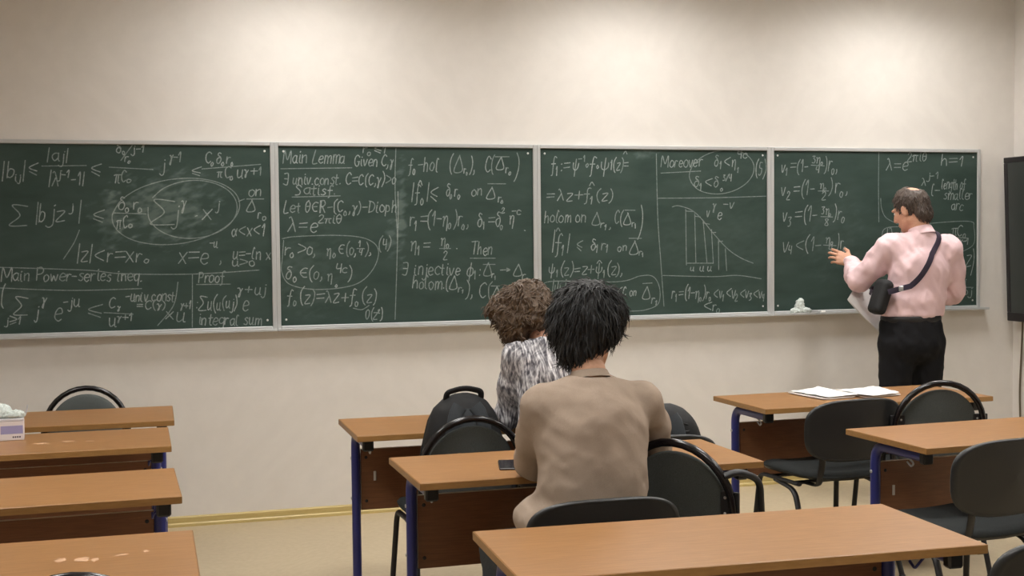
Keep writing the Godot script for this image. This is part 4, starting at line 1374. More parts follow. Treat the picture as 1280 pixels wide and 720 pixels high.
	# small shoulder bag: the strap runs from the right shoulder across the back
	var bag := thing("shoulder_bag", "small black pouch with a strap across the pink shirt", "bag", Vector3(3.27, 1.06, 0.66))
	var bo := bag.position
	var p := Field.new(Vector3(3.14, 1.02, 0.5), Vector3(3.42, 1.32, 0.84), 0.006)
	for dz in [-0.025, 0.0, 0.025]:
		p.cap(Vector3(3.262, 1.098, 0.665 + dz), Vector3(3.318, 1.225, 0.655 + dz), 0.03, 0.034, 0.01)
		p.cap(Vector3(3.285, 1.09, 0.655 + dz), Vector3(3.335, 1.22, 0.645 + dz), 0.03, 0.034, 0.01)
	part("pouch", move(p.build(), bo), M.bag, bag)
	var sb := MB.new()
	var rows := []
	for k in path.size():
		var d: Vector3 = (path[mini(k + 1, path.size() - 1)] - path[maxi(k - 1, 0)]).normalized()
		var n := s.grad(path[k])
		if k < 5: n = s.grad(path[5])
		if k > path.size() - 6: n = s.grad(path[path.size() - 6])
		var w := d.cross(n).normalized() * 0.0155
		rows.append([path[k] - w, path[k] - w + n * 0.004, path[k] + w + n * 0.004, path[k] + w])
	sb.grid(rows, true)
	part("strap", move(sb, bo), M.strap, bag)
	part("buckle", bevel_box(Vector3(-0.012, -0.014, -0.004), Vector3(0.012, 0.014, 0.004), 0.002), M.steel, bag, Transform3D(Basis(Vector3.UP, -0.5), path[4] - bo + Vector3(0, 0, 0.004)))
	# sheets held low in front of him
	var pp := thing("held_papers", "white paper sheets held low by the person in pink", "paper", Vector3(3.3, 1.05, 0.45))
	var A := Vector3(3.206, 1.138, 0.455)
	var L := Vector3(0.205, -0.205, 0.03)
	var S := Vector3(0.15, 0.11, -0.11)
	for k in 3:
		var o := Vector3(0.003, -0.004, -0.006) * k - pp.position
		part("sheet", sheet([A + o, A + L + o, A + L + S + o, A + S + o], 0.0012, 0.004 + 0.002 * k, 330 + k), M.paper, pp)

func build_student() -> void:
	var base := Vector3(0.6, 0, 3.25)
	var t := thing("person", "seated person with black hair and beige long sleeved top", "person", base)
	var hc := Vector3(0.655, 1.232, 3.14)
	var hb := facing(Vector3(0.7, -0.26, -0.65), 0.0)
	var neck := Vector3(0.622, 1.07, 3.225)
	var shl := Vector3(0.462, 0.995, 3.225)
	var shr := Vector3(0.802, 0.99, 3.215)
	var ell_ := Vector3(0.485, 0.80, 3.07)
	var wl := Vector3(0.59, 0.782, 2.9)
	var elr := Vector3(0.90, 0.805, 3.045)
	var wr := Vector3(0.75, 0.782, 2.87)
	var b := MB.new()
	b.add(head_mesh(hc, hb, neck, 0.054), Transform3D.IDENTITY)
	var f := Field.new(Vector3(0.2, 0.02, 2.6), Vector3(1.05, 1.2, 3.5), 0.016)
	f.cap(neck + Vector3(0, 0.03, 0), Vector3(0.61, 0.93, 3.27), 0.053, 0.08, 0.04)
	f.ell(Vector3(0.612, 0.87, 3.27), Vector3(0.15, 0.19, 0.09), 0.04)
	f.ell(Vector3(0.595, 0.62, 3.3), Vector3(0.14, 0.16, 0.1), 0.04)
	f.chain([shl, ell_, wl], [0.05, 0.04, 0.028], 0.03)
	f.chain([shr, elr, wr], [0.05, 0.04, 0.028], 0.03)
	f.chain([Vector3(0.51, 0.55, 3.27), Vector3(0.43, 0.465, 2.89), Vector3(0.40, 0.1, 3.0)], [0.075, 0.05, 0.036], 0.03)
	f.chain([Vector3(0.69, 0.55, 3.27), Vector3(0.75, 0.535, 2.88), Vector3(0.75, 0.1, 2.9)], [0.075, 0.05, 0.036], 0.03)
	b.add(f.build(), Transform3D.IDENTITY)
	b.add(hand_mesh(wl, Vector3(0.5, -0.02, -0.85), Vector3(0.1, 1, 0), 1.0, [0.3, 0.35, 0.4, 0.45], 0.05), Transform3D.IDENTITY)
	b.add(hand_mesh(wr, Vector3(-0.45, -0.02, -0.85), Vector3(-0.1, 1, 0), -1.0, [0.35, 0.4, 0.45, 0.5], 0.05), Transform3D.IDENTITY)
	part("body", move(b, base), M.skin_asian, t)
	add_eyes(t, base, hc, hb)
	# thick straight hair
	var h := Field.new(hc - Vector3(0.2, 0.2, 0.2), hc + Vector3(0.2, 0.22, 0.2), 0.006)
	h.ell(hc + hb * Vector3(0, 0.045, 0.02), Vector3(0.114, 0.102, 0.122), 0.03, hb)
	h.ell(hc + hb * Vector3(0, -0.01, 0.05), Vector3(0.112, 0.085, 0.085), 0.03, hb)
	h.ell(hc + hb * Vector3(0, -0.075, 0.075), Vector3(0.07, 0.05, 0.04), 0.03, hb)
	h.ell(hc + hb * Vector3(0, -0.07, -0.1), Vector3(0.09, 0.115, 0.11), 0.015, hb, true)
	for q in [-1.0, 1.0]:
		h.ell(hc + hb * Vector3(q * 0.098, -0.07, -0.025), Vector3(0.05, 0.058, 0.06), 0.012, hb, true)
	var hn := noise(34.0, 401, 3)
	var hm := h.build(func(v: Vector3, _n: Vector3) -> float: return hn.get_noise_3d(v.x, v.y * 0.4, v.z) * 0.011)
	var top := hc + Vector3(0, 0.1, 0.03)
	locks(hm, 2200, 0.05, 0.0026, func(p: Vector3, n: Vector3) -> Vector3: return (p - top).normalized() * 0.6 + Vector3(0, -1.0, 0) + n * 0.25, 402, func(_p: Vector3, _n: Vector3) -> bool: return true)
	part("hair", move(hm, base), M.hair_black, t)
	# top
	var s := Field.new(Vector3(0.28, 0.48, 2.82), Vector3(1.02, 1.16, 3.52), 0.0085)
	s.ell(Vector3(0.615, 0.90, 3.262), Vector3(0.178, 0.17, 0.118), 0.06)
	s.ell(Vector3(0.605, 0.74, 3.285), Vector3(0.178, 0.18, 0.125), 0.06)
	s.ell(Vector3(0.59, 0.615, 3.30), Vector3(0.19, 0.11, 0.14), 0.05)
	s.cap(Vector3(0.425, 0.655, 3.25), Vector3(0.46, 0.6, 3.36), 0.06, 0.06, 0.05)
	s.cap(shl + Vector3(0.02, 0.0, 0.0), neck + Vector3(-0.015, -0.02, 0.0), 0.062, 0.058, 0.05)
	s.cap(shr + Vector3(-0.02, 0.0, 0.0), neck + Vector3(0.015, -0.02, 0.0), 0.062, 0.058, 0.05)
	s.chain([shl, shl.lerp(ell_, 0.5), ell_, ell_.lerp(wl, 0.5), wl + (ell_ - wl) * 0.06], [0.064, 0.06, 0.056, 0.049, 0.037], 0.03)
	s.chain([shr, shr.lerp(elr, 0.5) + Vector3(0.012, 0, 0), elr, elr.lerp(wr, 0.5), wr + (elr - wr) * 0.06], [0.068, 0.066, 0.062, 0.051, 0.038], 0.022)
	s.clip(neck + Vector3(0, 0.022, 0), Vector3(0, 1, 0.1))
	s.clip(Vector3(0, 0.535, 0), Vector3(0, -1, 0))
	part("sweater", move(s.build(folds(Vector3(5, 6, 5), 0.009, 411)), base), M.sweater, t)
	part("neckband", move(collar(neck + Vector3(0, 0.008, 0), Basis(Vector3.RIGHT, -0.25), 0.0575, 0.067, 0.022, 0.006, 0.0), base), M.sweater, t)
	# jeans and shoes
	var q := Field.new(Vector3(0.2, 0.02, 2.7), Vector3(0.95, 0.8, 3.5), 0.011)
	q.ell(Vector3(0.6, 0.57, 3.29), Vector3(0.17, 0.085, 0.14), 0.04)
	q.chain([Vector3(0.51, 0.555, 3.27), Vector3(0.425, 0.465, 2.88), Vector3(0.40, 0.06, 3.02)], [0.09, 0.067, 0.056], 0.03)
	q.chain([Vector3(0.69, 0.555, 3.27), Vector3(0.75, 0.545, 2.88), Vector3(0.75, 0.06, 2.9)], [0.09, 0.072, 0.056], 0.03)
	q.clip(Vector3(0, 0.05, 0), Vector3(0, -1, 0))
	part("jeans", move(q.build(folds(Vector3(10, 8, 10), 0.008, 421)), base), M.jeans, t)
	for c in [Vector3(0.40, 0, 3.0), Vector3(0.75, 0, 2.88)]:
		var sh := Field.new(c + Vector3(-0.1, -0.01, -0.24), c + Vector3(0.1, 0.15, 0.16), 0.008)
		sh.cap(c + Vector3(0, 0.042, 0.05), c + Vector3(0, 0.032, -0.15), 0.042, 0.04, 0.03)
		sh.cap(c + Vector3(0, 0.05, 0.03), c + Vector3(0, 0.085, 0.02), 0.042, 0.042, 0.03)
		sh.clip(Vector3(0, 0.001, 0), Vector3(0, -1, 0))
		part("shoe", move(sh.build(), base), M.shoe, t)

func build_woman() -> void:
	var base := Vector3(0.81, 0, 2.2)
	var t := thing("person", "seated person with wavy brown hair and grey and white streaked blouse", "person", base)
	var hc := Vector3(0.755, 1.205, 2.12)
	var hb := facing(Vector3(-0.55, -0.55, -0.75), 0.06)
	var neck := Vector3(0.8, 1.115, 2.185)
	var shl := Vector3(0.70, 1.055, 2.19)
	var shr := Vector3(0.985, 1.055, 2.19)
	var ell_ := Vector3(0.69, 0.815, 2.09)
	var wl := Vector3(0.77, 0.785, 1.9)
	var elr := Vector3(1.01, 0.815, 2.1)
	var wr := Vector3(0.93, 0.785, 1.9)
	var b := MB.new()
	b.add(head_mesh(hc, hb, neck, 0.05, 0.95), Transform3D.IDENTITY)
	var f := Field.new(Vector3(0.5, 0.02, 1.6), Vector3(1.2, 1.25, 2.5), 0.016)
	f.cap(neck, Vector3(0.84, 0.98, 2.22), 0.05, 0.08, 0.04)
	f.ell(Vector3(0.845, 0.9, 2.22), Vector3(0.13, 0.19, 0.085), 0.04)
	f.ell(Vector3(0.85, 0.64, 2.25), Vector3(0.14, 0.16, 0.1), 0.04)
	f.chain([shl, ell_, wl], [0.044, 0.036, 0.025], 0.03)
	f.chain([shr, elr, wr], [0.044, 0.036, 0.025], 0.03)
	for s in [-1.0, 1.0]:
		f.chain([Vector3(0.85 + s * 0.085, 0.54, 2.23), Vector3(0.85 + s * 0.09, 0.53, 1.86), Vector3(0.85 + s * 0.09, 0.1, 1.9)], [0.075, 0.05, 0.034], 0.03)
	b.add(f.build(), Transform3D.IDENTITY)
	b.add(hand_mesh(wl, Vector3(0.3, -0.03, -0.9), Vector3(0.1, 1, 0), 1.0, [0.3, 0.35, 0.4, 0.45], 0.05, 0.023), Transform3D.IDENTITY)
	b.add(hand_mesh(wr, Vector3(-0.3, -0.03, -0.9), Vector3(-0.1, 1, 0), -1.0, [0.4, 0.5, 0.55, 0.6], 0.04, 0.023), Transform3D.IDENTITY)
	part("body", move(b, base), M.skin, t)
	add_eyes(t, base, hc, hb)
	var h := Field.new(hc - Vector3(0.2, 0.2, 0.2), hc + Vector3(0.2, 0.2, 0.2), 0.006)
	h.ell(hc + hb * Vector3(0, 0.035, 0.02), Vector3(0.104, 0.097, 0.112), 0.03, hb)
	h.ell(hc + hb * Vector3(0, -0.025, 0.06), Vector3(0.096, 0.065, 0.062), 0.03, hb)
	h.ell(hc + hb * Vector3(0, 0.085, -0.075), Vector3(0.078, 0.05, 0.055), 0.03, hb)
	for q in [-1.0, 1.0]:
		h.ell(hc + hb * Vector3(q * 0.08, -0.02, -0.02), Vector3(0.038, 0.075, 0.06), 0.03, hb)
	h.ell(hc + hb * Vector3(0, -0.06, -0.11), Vector3(0.07, 0.11, 0.09), 0.015, hb, true)
	var hn := noise(17.0, 501, 3)
	hn.fractal_type = FastNoiseLite.FRACTAL_RIDGED
	var hm := h.build(func(v: Vector3, _n: Vector3) -> float: return hn.get_noise_3d(v.x, v.y * 0.8, v.z) * 0.014)
	locks(hm, 1600, 0.036, 0.0034, func(p: Vector3, n: Vector3) -> Vector3: return Vector3(sin(p.y * 90.0) * 0.7 - 0.3, -0.7, cos(p.x * 80.0) * 0.5) + n * 0.2, 502, func(_p: Vector3, _n: Vector3) -> bool: return true)
	part("hair", move(hm, base), M.hair_brown, t)
	var s := Field.new(Vector3(0.54, 0.5, 1.85), Vector3(1.14, 1.2, 2.5), 0.009)
	s.ell(Vector3(0.843, 0.95, 2.225), Vector3(0.155, 0.16, 0.11), 0.06)
	s.ell(Vector3(0.847, 0.78, 2.235), Vector3(0.158, 0.18, 0.12), 0.06)
	s.ell(Vector3(0.85, 0.62, 2.25), Vector3(0.165, 0.12, 0.13), 0.05)
	s.cap(shl + Vector3(0.02, 0.0, 0.005), neck + Vector3(-0.01, -0.02, 0.01), 0.06, 0.056, 0.05)
	s.cap(shr + Vector3(-0.02, 0.0, 0.005), neck + Vector3(0.02, -0.02, 0.01), 0.06, 0.056, 0.05)
	s.chain([shl, shl.lerp(ell_, 0.5), ell_, wl + (ell_ - wl) * 0.06], [0.06, 0.056, 0.05, 0.04], 0.03)
	s.chain([shr, shr.lerp(elr, 0.5), elr, wr + (elr - wr) * 0.06], [0.06, 0.056, 0.05, 0.04], 0.03)
	s.clip(neck + Vector3(0, 0.015, 0), Vector3(-0.15, 1, 0))
	s.clip(Vector3(0, 0.53, 0), Vector3(0, -1, 0))
	part("blouse", move(s.build(folds(Vector3(9, 5, 9), 0.01, 511)), base), M.blouse, t)
	var q := Field.new(Vector3(0.6, 0.02, 1.68), Vector3(1.1, 0.75, 2.5), 0.012)
	q.ell(Vector3(0.85, 0.56, 2.24), Vector3(0.165, 0.08, 0.13), 0.04)
	for sd in [-1.0, 1.0]:
		q.chain([Vector3(0.85 + sd * 0.085, 0.545, 2.23), Vector3(0.85 + sd * 0.09, 0.54, 1.87), Vector3(0.85 + sd * 0.09, 0.06, 1.92)], [0.088, 0.068, 0.055], 0.03)
	q.clip(Vector3(0, 0.05, 0), Vector3(0, -1, 0))
	part("trousers", move(q.build(folds(Vector3(10, 8, 10), 0.006, 521)), base), M.skirt, t)
	for sd in [-1.0, 1.0]:
		var c := Vector3(0.85 + sd * 0.09, 0, 1.9)
		var sh := Field.new(c + Vector3(-0.1, -0.01, -0.22), c + Vector3(0.1, 0.15, 0.16), 0.008)
		sh.cap(c + Vector3(0, 0.038, 0.05), c + Vector3(0, 0.028, -0.13), 0.038, 0.034, 0.03)
		sh.cap(c + Vector3(0, 0.045, 0.03), c + Vector3(0, 0.08, 0.02), 0.04, 0.04, 0.03)
		sh.clip(Vector3(0, 0.001, 0), Vector3(0, -1, 0))
		part("shoe", move(sh.build(), base), M.shoe, t)

func chalk_notes() -> Array:
	# per board: writing [text, left, baseline, right, baseline, height] and free lines, metres from the top left corner
	return [
		[[
			["|b", 0.103, 0.197, 0.169, 0.197, 0.087], ["ij", 0.168, 0.212, 0.202, 0.212, 0.041], ["|", 0.207, 0.204, 0.216, 0.204, 0.088], ["≤", 0.234, 0.182, 0.291, 0.182, 0.073],
			["|aj|", 0.323, 0.111, 0.435, 0.110, 0.062], ["|λ", 0.327, 0.234, 0.383, 0.233, 0.074], ["j-1", 0.377, 0.197, 0.436, 0.196, 0.042], ["-1|", 0.440, 0.229, 0.506, 0.229, 0.062],
			["≤", 0.535, 0.178, 0.589, 0.178, 0.059], ["δ0", 0.661, 0.064, 0.721, 0.064, 0.048], ["j-1", 0.743, 0.063, 0.808, 0.063, 0.042], ["r0", 0.703, 0.112, 0.746, 0.111, 0.042],
			["πC", 0.649, 0.218, 0.712, 0.218, 0.063], ["0", 0.712, 0.218, 0.739, 0.218, 0.030], ["j", 0.883, 0.157, 0.908, 0.157, 0.068], ["γ-1", 0.926, 0.112, 0.990, 0.111, 0.052],
			["≤", 1.040, 0.180, 1.099, 0.179, 0.049], ["C0δ0r0", 1.108, 0.118, 1.269, 0.117, 0.055], ["πC0", 1.171, 0.191, 1.267, 0.191, 0.055], ["u", 1.272, 0.191, 1.307, 0.191, 0.067],
			["γ+1", 1.310, 0.179, 1.410, 0.178, 0.050], ["Σ", 0.133, 0.439, 0.239, 0.440, 0.110], ["|b", 0.260, 0.421, 0.309, 0.421, 0.089], ["jz", 0.316, 0.415, 0.421, 0.416, 0.088],
			["j", 0.429, 0.367, 0.450, 0.367, 0.045], ["|", 0.468, 0.422, 0.479, 0.422, 0.104], ["≤", 0.534, 0.420, 0.595, 0.420, 0.063], ["δ0r0", 0.664, 0.358, 0.802, 0.358, 0.063],
			["πC", 0.655, 0.454, 0.713, 0.454, 0.066], ["0", 0.716, 0.451, 0.742, 0.451, 0.033], ["Σ", 0.817, 0.440, 0.961, 0.441, 0.129], ["j", 0.935, 0.430, 0.973, 0.430, 0.106],
			["γ", 0.980, 0.362, 1.014, 0.362, 0.067], ["·", 1.043, 0.408, 1.073, 0.408, 0.030], ["x", 1.087, 0.416, 1.143, 0.416, 0.084], ["j", 1.163, 0.360, 1.183, 0.360, 0.055],
			["on", 1.330, 0.290, 1.407, 0.290, 0.059], ["Δ", 1.321, 0.371, 1.375, 0.371, 0.058], ["r", 1.379, 0.410, 1.397, 0.410, 0.046], ["0", 1.404, 0.418, 1.430, 0.418, 0.034],
			["α<x<1", 1.239, 0.502, 1.418, 0.503, 0.068], ["|z|<r=xr", 0.449, 0.628, 0.781, 0.633, 0.082], ["0", 0.788, 0.636, 0.817, 0.637, 0.033], ["x=e", 0.960, 0.644, 1.123, 0.646, 0.092],
			["-u", 1.125, 0.562, 1.170, 0.562, 0.052], [",", 1.176, 0.639, 1.189, 0.640, 0.061], ["u=-ln x", 1.241, 0.625, 1.448, 0.628, 0.065], ["u>0", 1.237, 0.663, 1.362, 0.666, 0.046],
			["Main Power-series ineq.", 0.090, 0.718, 0.786, 0.732, 0.062], ["(", 0.084, 0.843, 0.103, 0.843, 0.089], ["Σ", 0.138, 0.896, 0.218, 0.898, 0.092], ["j≥1", 0.106, 0.939, 0.185, 0.941, 0.041],
			["j", 0.251, 0.906, 0.269, 0.907, 0.065], ["γ", 0.278, 0.848, 0.308, 0.848, 0.060], ["e", 0.339, 0.927, 0.381, 0.928, 0.105], ["-ju", 0.383, 0.858, 0.467, 0.860, 0.057],
			["≤", 0.495, 0.913, 0.573, 0.915, 0.067], ["C", 0.606, 0.868, 0.649, 0.869, 0.060], ["γ", 0.653, 0.880, 0.674, 0.880, 0.030], ["u", 0.603, 0.964, 0.644, 0.966, 0.066],
			["γ+1", 0.647, 0.940, 0.728, 0.942, 0.042], ["-univ const", 0.690, 0.835, 0.945, 0.842, 0.057], ["=C(γ)", 0.747, 0.878, 0.900, 0.882, 0.040], ["×u", 0.884, 0.947, 0.995, 0.950, 0.076],
			["γ+1", 0.970, 0.884, 1.026, 0.885, 0.040], ["Proof", 1.059, 0.745, 1.201, 0.748, 0.059], [":Σu(u", 1.048, 0.890, 1.183, 0.894, 0.070], ["(uj)", 1.183, 0.886, 1.266, 0.888, 0.065],
			["e", 1.289, 0.904, 1.324, 0.905, 0.085], ["γ+uj", 1.265, 0.814, 1.417, 0.817, 0.056], ["integral sum", 1.057, 0.972, 1.394, 0.982, 0.062],
		], [
			[0.302, 0.135, 0.517, 0.131],
			[0.689, 0.103, 0.754, 0.015],
			[0.630, 0.139, 0.847, 0.150],
			[1.097, 0.146, 1.402, 0.120],
			[0.645, 0.376, 0.808, 0.382],
			[0.843, 0.297, 0.900, 0.248, 0.979, 0.217, 1.069, 0.206, 1.155, 0.220, 1.225, 0.255, 1.267, 0.307, 1.274, 0.367, 1.246, 0.426, 1.186, 0.474, 1.104, 0.504, 1.014, 0.512, 0.929, 0.496, 0.862, 0.459, 0.823, 0.407, 0.819, 0.348],
			[0.640, 0.385, 0.687, 0.309, 0.788, 0.244, 0.923, 0.204, 1.067, 0.196, 1.191, 0.222, 1.270, 0.278, 1.287, 0.353, 1.239, 0.431, 1.135, 0.496, 0.998, 0.536, 0.854, 0.542, 0.733, 0.515, 0.657, 0.459, 0.640, 0.387, 0.685, 0.311],
			[1.327, 0.305, 1.417, 0.305],
			[1.284, 0.317, 1.315, 0.305],
			[0.476, 0.464, 0.447, 0.531, 0.395, 0.612],
			[0.089, 0.649, 0.507, 0.671, 0.679, 0.692, 1.030, 0.701, 1.384, 0.686],
			[0.086, 0.754, 0.434, 0.774, 0.778, 0.772],
			[0.588, 0.893, 0.732, 0.905],
			[0.962, 0.743, 0.937, 0.864, 0.854, 0.969],
			[1.037, 0.706, 1.031, 0.982],
			[1.058, 0.757, 1.234, 0.758],
		]],
		[[
			["Main Lemma", 0.040, 0.116, 0.381, 0.114, 0.069], ["Given C,γ", 0.427, 0.126, 0.650, 0.125, 0.061], ["r0≤1", 0.474, 0.056, 0.612, 0.055, 0.049], ["∃ univ.const. C=C(C,γ)>0", 0.041, 0.228, 0.661, 0.227, 0.060],
			["Satisf.", 0.100, 0.283, 0.333, 0.283, 0.057], ["Let θ∈R-(C0,γ)-Dioph", 0.035, 0.377, 0.662, 0.380, 0.063], ["λ=e", 0.059, 0.482, 0.224, 0.484, 0.078], ["2πiθ", 0.224, 0.438, 0.356, 0.439, 0.045],
			["r0>0,", 0.042, 0.606, 0.214, 0.609, 0.066], ["η0∈(0,", 0.267, 0.610, 0.439, 0.612, 0.067], ["1", 0.446, 0.566, 0.464, 0.567, 0.036], ["4", 0.445, 0.615, 0.470, 0.616, 0.036],
			["),", 0.481, 0.608, 0.522, 0.609, 0.061], ["(4)", 0.554, 0.583, 0.628, 0.584, 0.064], ["δ0∈(0,", 0.047, 0.737, 0.249, 0.741, 0.069], ["η", 0.269, 0.749, 0.313, 0.750, 0.067],
			["0", 0.314, 0.788, 0.329, 0.788, 0.024], ["4c", 0.318, 0.707, 0.387, 0.709, 0.048], [")", 0.386, 0.744, 0.409, 0.744, 0.067], ["f0(z)=λz+f0(z)", 0.052, 0.865, 0.546, 0.877, 0.072],
			["O(z²)", 0.475, 0.967, 0.576, 0.970, 0.055], ["f0-hol", 0.728, 0.155, 0.901, 0.154, 0.083], ["(Δ", 0.957, 0.149, 1.045, 0.149, 0.089], ["r0", 1.045, 0.164, 1.077, 0.164, 0.046],
			["),", 1.081, 0.157, 1.110, 0.156, 0.078], ["C(", 1.166, 0.153, 1.226, 0.153, 0.093], ["Δ", 1.231, 0.137, 1.289, 0.137, 0.070], ["r0", 1.288, 0.159, 1.329, 0.159, 0.047],
			[")", 1.337, 0.187, 1.370, 0.187, 0.126], ["|f0|≤", 0.744, 0.315, 0.902, 0.315, 0.090], ["^", 0.782, 0.235, 0.809, 0.235, 0.031], ["δ0r0", 0.939, 0.293, 1.031, 0.293, 0.065],
			["on", 1.084, 0.289, 1.153, 0.289, 0.059], ["Δ", 1.173, 0.300, 1.238, 0.300, 0.066], ["r0", 1.241, 0.325, 1.283, 0.325, 0.044], ["r1=(1-η0)r0,", 0.732, 0.458, 1.077, 0.460, 0.084],
			["δ1=δ0", 1.119, 0.461, 1.285, 0.462, 0.078], ["2", 1.261, 0.388, 1.283, 0.388, 0.031], ["η", 1.305, 0.454, 1.343, 0.455, 0.085], ["-c", 1.319, 0.399, 1.384, 0.400, 0.047],
			[".", 1.392, 0.486, 1.408, 0.487, 0.031], ["η1=", 0.730, 0.596, 0.856, 0.598, 0.080], ["η0", 0.904, 0.567, 0.968, 0.568, 0.068], ["2", 0.919, 0.645, 0.951, 0.646, 0.056],
			[".", 1.000, 0.584, 1.011, 0.584, 0.022], ["Then", 1.080, 0.621, 1.210, 0.623, 0.075], ["∃ injective", 0.685, 0.726, 1.022, 0.733, 0.070], ["φ1:", 1.054, 0.741, 1.143, 0.743, 0.078],
			["Δ", 1.151, 0.735, 1.200, 0.736, 0.063], ["r1", 1.200, 0.755, 1.233, 0.756, 0.041], ["→", 1.246, 0.724, 1.315, 0.726, 0.037], ["Δ", 1.325, 0.738, 1.381, 0.739, 0.056],
			["r0", 1.381, 0.763, 1.430, 0.764, 0.044], ["holom.(Δ", 0.742, 0.805, 1.005, 0.810, 0.068], ["r1", 1.005, 0.829, 1.045, 0.830, 0.044], ["), C(", 1.045, 0.858, 1.199, 0.862, 0.078],
			["Δ", 1.199, 0.870, 1.264, 0.871, 0.069],
		], [
			[0.035, 0.143, 0.419, 0.136],
			[0.092, 0.295, 0.352, 0.289],
			[0.036, 0.519, 0.111, 0.508, 0.337, 0.504, 0.490, 0.524, 0.558, 0.586, 0.526, 0.693, 0.424, 0.775, 0.226, 0.797, 0.076, 0.768, 0.030, 0.699, 0.034, 0.624, 0.043, 0.527],
			[0.440, 0.577, 0.481, 0.578],
			[0.415, 0.904, 0.461, 0.913, 0.502, 0.891],
			[0.664, 0.028, 0.657, 0.189, 0.658, 0.342, 0.665, 0.495, 0.662, 0.634, 0.646, 0.972],
			[0.672, 0.265, 0.671, 0.419, 0.661, 0.649],
			[1.232, 0.070, 1.314, 0.069],
			[1.187, 0.222, 1.291, 0.222],
			[0.904, 0.583, 0.968, 0.584],
			[1.080, 0.640, 1.226, 0.642],
			[1.155, 0.676, 1.225, 0.677],
			[1.199, 0.799, 1.248, 0.800],
		]],
		[[
			["f1:=", 0.086, 0.154, 0.202, 0.153, 0.091], ["ψ", 0.212, 0.153, 0.256, 0.153, 0.076], ["-1", 0.249, 0.094, 0.296, 0.094, 0.041], ["°f°ψ", 0.287, 0.153, 0.444, 0.152, 0.082],
			["1(z)=", 0.444, 0.142, 0.563, 0.141, 0.065], ["^", 0.524, 0.056, 0.553, 0.055, 0.024], ["=λz+f1(z)", 0.053, 0.318, 0.467, 0.319, 0.070], ["^", 0.310, 0.237, 0.357, 0.236, 0.027],
			["holom on", 0.040, 0.441, 0.293, 0.443, 0.067], ["Δ", 0.329, 0.455, 0.382, 0.455, 0.062], ["r1,", 0.382, 0.477, 0.450, 0.478, 0.050], ["C(", 0.466, 0.453, 0.521, 0.453, 0.071],
			["Δ", 0.521, 0.453, 0.577, 0.454, 0.065], ["r1", 0.577, 0.471, 0.609, 0.472, 0.044], [")", 0.614, 0.509, 0.641, 0.509, 0.149], ["|f1|", 0.081, 0.606, 0.197, 0.608, 0.096],
			["^", 0.110, 0.497, 0.141, 0.497, 0.024], ["≤", 0.236, 0.601, 0.276, 0.602, 0.066], ["δ1r1", 0.318, 0.602, 0.441, 0.604, 0.068], ["on", 0.488, 0.612, 0.549, 0.613, 0.051],
			["Δ", 0.560, 0.623, 0.619, 0.624, 0.068], ["r1", 0.619, 0.639, 0.656, 0.640, 0.039], ["ψ1(z)=z+ψ1(z),", 0.062, 0.742, 0.519, 0.751, 0.067], ["^", 0.353, 0.684, 0.393, 0.685, 0.021],
			["|ψ1|", 0.079, 0.848, 0.172, 0.850, 0.066], ["<C on", 0.486, 0.872, 0.606, 0.875, 0.056], ["Δ", 0.639, 0.891, 0.703, 0.893, 0.072], ["r1", 0.698, 0.923, 0.743, 0.924, 0.052],
			["Moreover", 0.761, 0.121, 1.026, 0.120, 0.066], ["δ1<η", 1.101, 0.119, 1.251, 0.118, 0.072], ["4c", 1.251, 0.065, 1.324, 0.065, 0.048], ["1", 1.251, 0.157, 1.268, 0.156, 0.034],
			["δ1<δ", 0.968, 0.241, 1.138, 0.240, 0.067], ["3/4", 1.159, 0.202, 1.217, 0.202, 0.039], ["0", 1.142, 0.263, 1.162, 0.263, 0.027], ["(5)", 1.369, 0.171, 1.445, 0.171, 0.085],
			["v", 1.050, 0.415, 1.078, 0.415, 0.067], ["γ", 1.088, 0.377, 1.116, 0.377, 0.055], ["e", 1.124, 0.433, 1.161, 0.434, 0.076], ["-v", 1.161, 0.367, 1.238, 0.367, 0.055],
			["u", 0.944, 0.735, 0.974, 0.735, 0.040], ["u", 1.007, 0.736, 1.037, 0.736, 0.040], ["u", 1.056, 0.737, 1.086, 0.737, 0.040], ["r1=(1-η0)r0<v1<v2<v3<v4", 0.825, 0.895, 1.447, 0.910, 0.069],
			["<r0", 1.030, 0.974, 1.152, 0.977, 0.064],
		], [
			[0.538, 0.374, 0.602, 0.375],
			[0.561, 0.538, 0.641, 0.539],
			[0.067, 0.855, 0.064, 0.782, 0.487, 0.790, 0.631, 0.759, 0.712, 0.765, 0.752, 0.833, 0.743, 0.924, 0.662, 0.959, 0.566, 0.964],
			[0.647, 0.804, 0.704, 0.802],
			[0.736, 0.046, 0.743, 0.413, 0.761, 0.683, 0.779, 0.940],
			[0.764, 0.158, 1.018, 0.145],
			[0.970, 0.230, 0.946, 0.180, 0.961, 0.124, 1.010, 0.073, 1.087, 0.036, 1.176, 0.019, 1.262, 0.025, 1.329, 0.055, 1.364, 0.102, 1.361, 0.158, 1.321, 0.212, 1.250, 0.255, 1.162, 0.278, 1.074, 0.277, 1.001, 0.254, 0.956, 0.211],
			[0.747, 0.305, 1.092, 0.303, 1.448, 0.294],
			[0.836, 0.356, 0.877, 0.350, 0.959, 0.376, 1.025, 0.430, 1.091, 0.506, 1.190, 0.606, 1.274, 0.661, 1.359, 0.696],
			[0.921, 0.372, 0.924, 0.701],
			[0.979, 0.396, 0.985, 0.687],
			[1.033, 0.437, 1.057, 0.691],
			[1.087, 0.491, 1.098, 0.692],
			[1.132, 0.555, 1.133, 0.732],
			[1.177, 0.606, 1.185, 0.739],
			[0.924, 0.689, 1.098, 0.692],
			[0.921, 0.381, 0.967, 0.384],
			[0.979, 0.411, 1.016, 0.417],
			[1.033, 0.452, 1.074, 0.460],
			[1.087, 0.509, 1.116, 0.509],
			[1.132, 0.564, 1.161, 0.561],
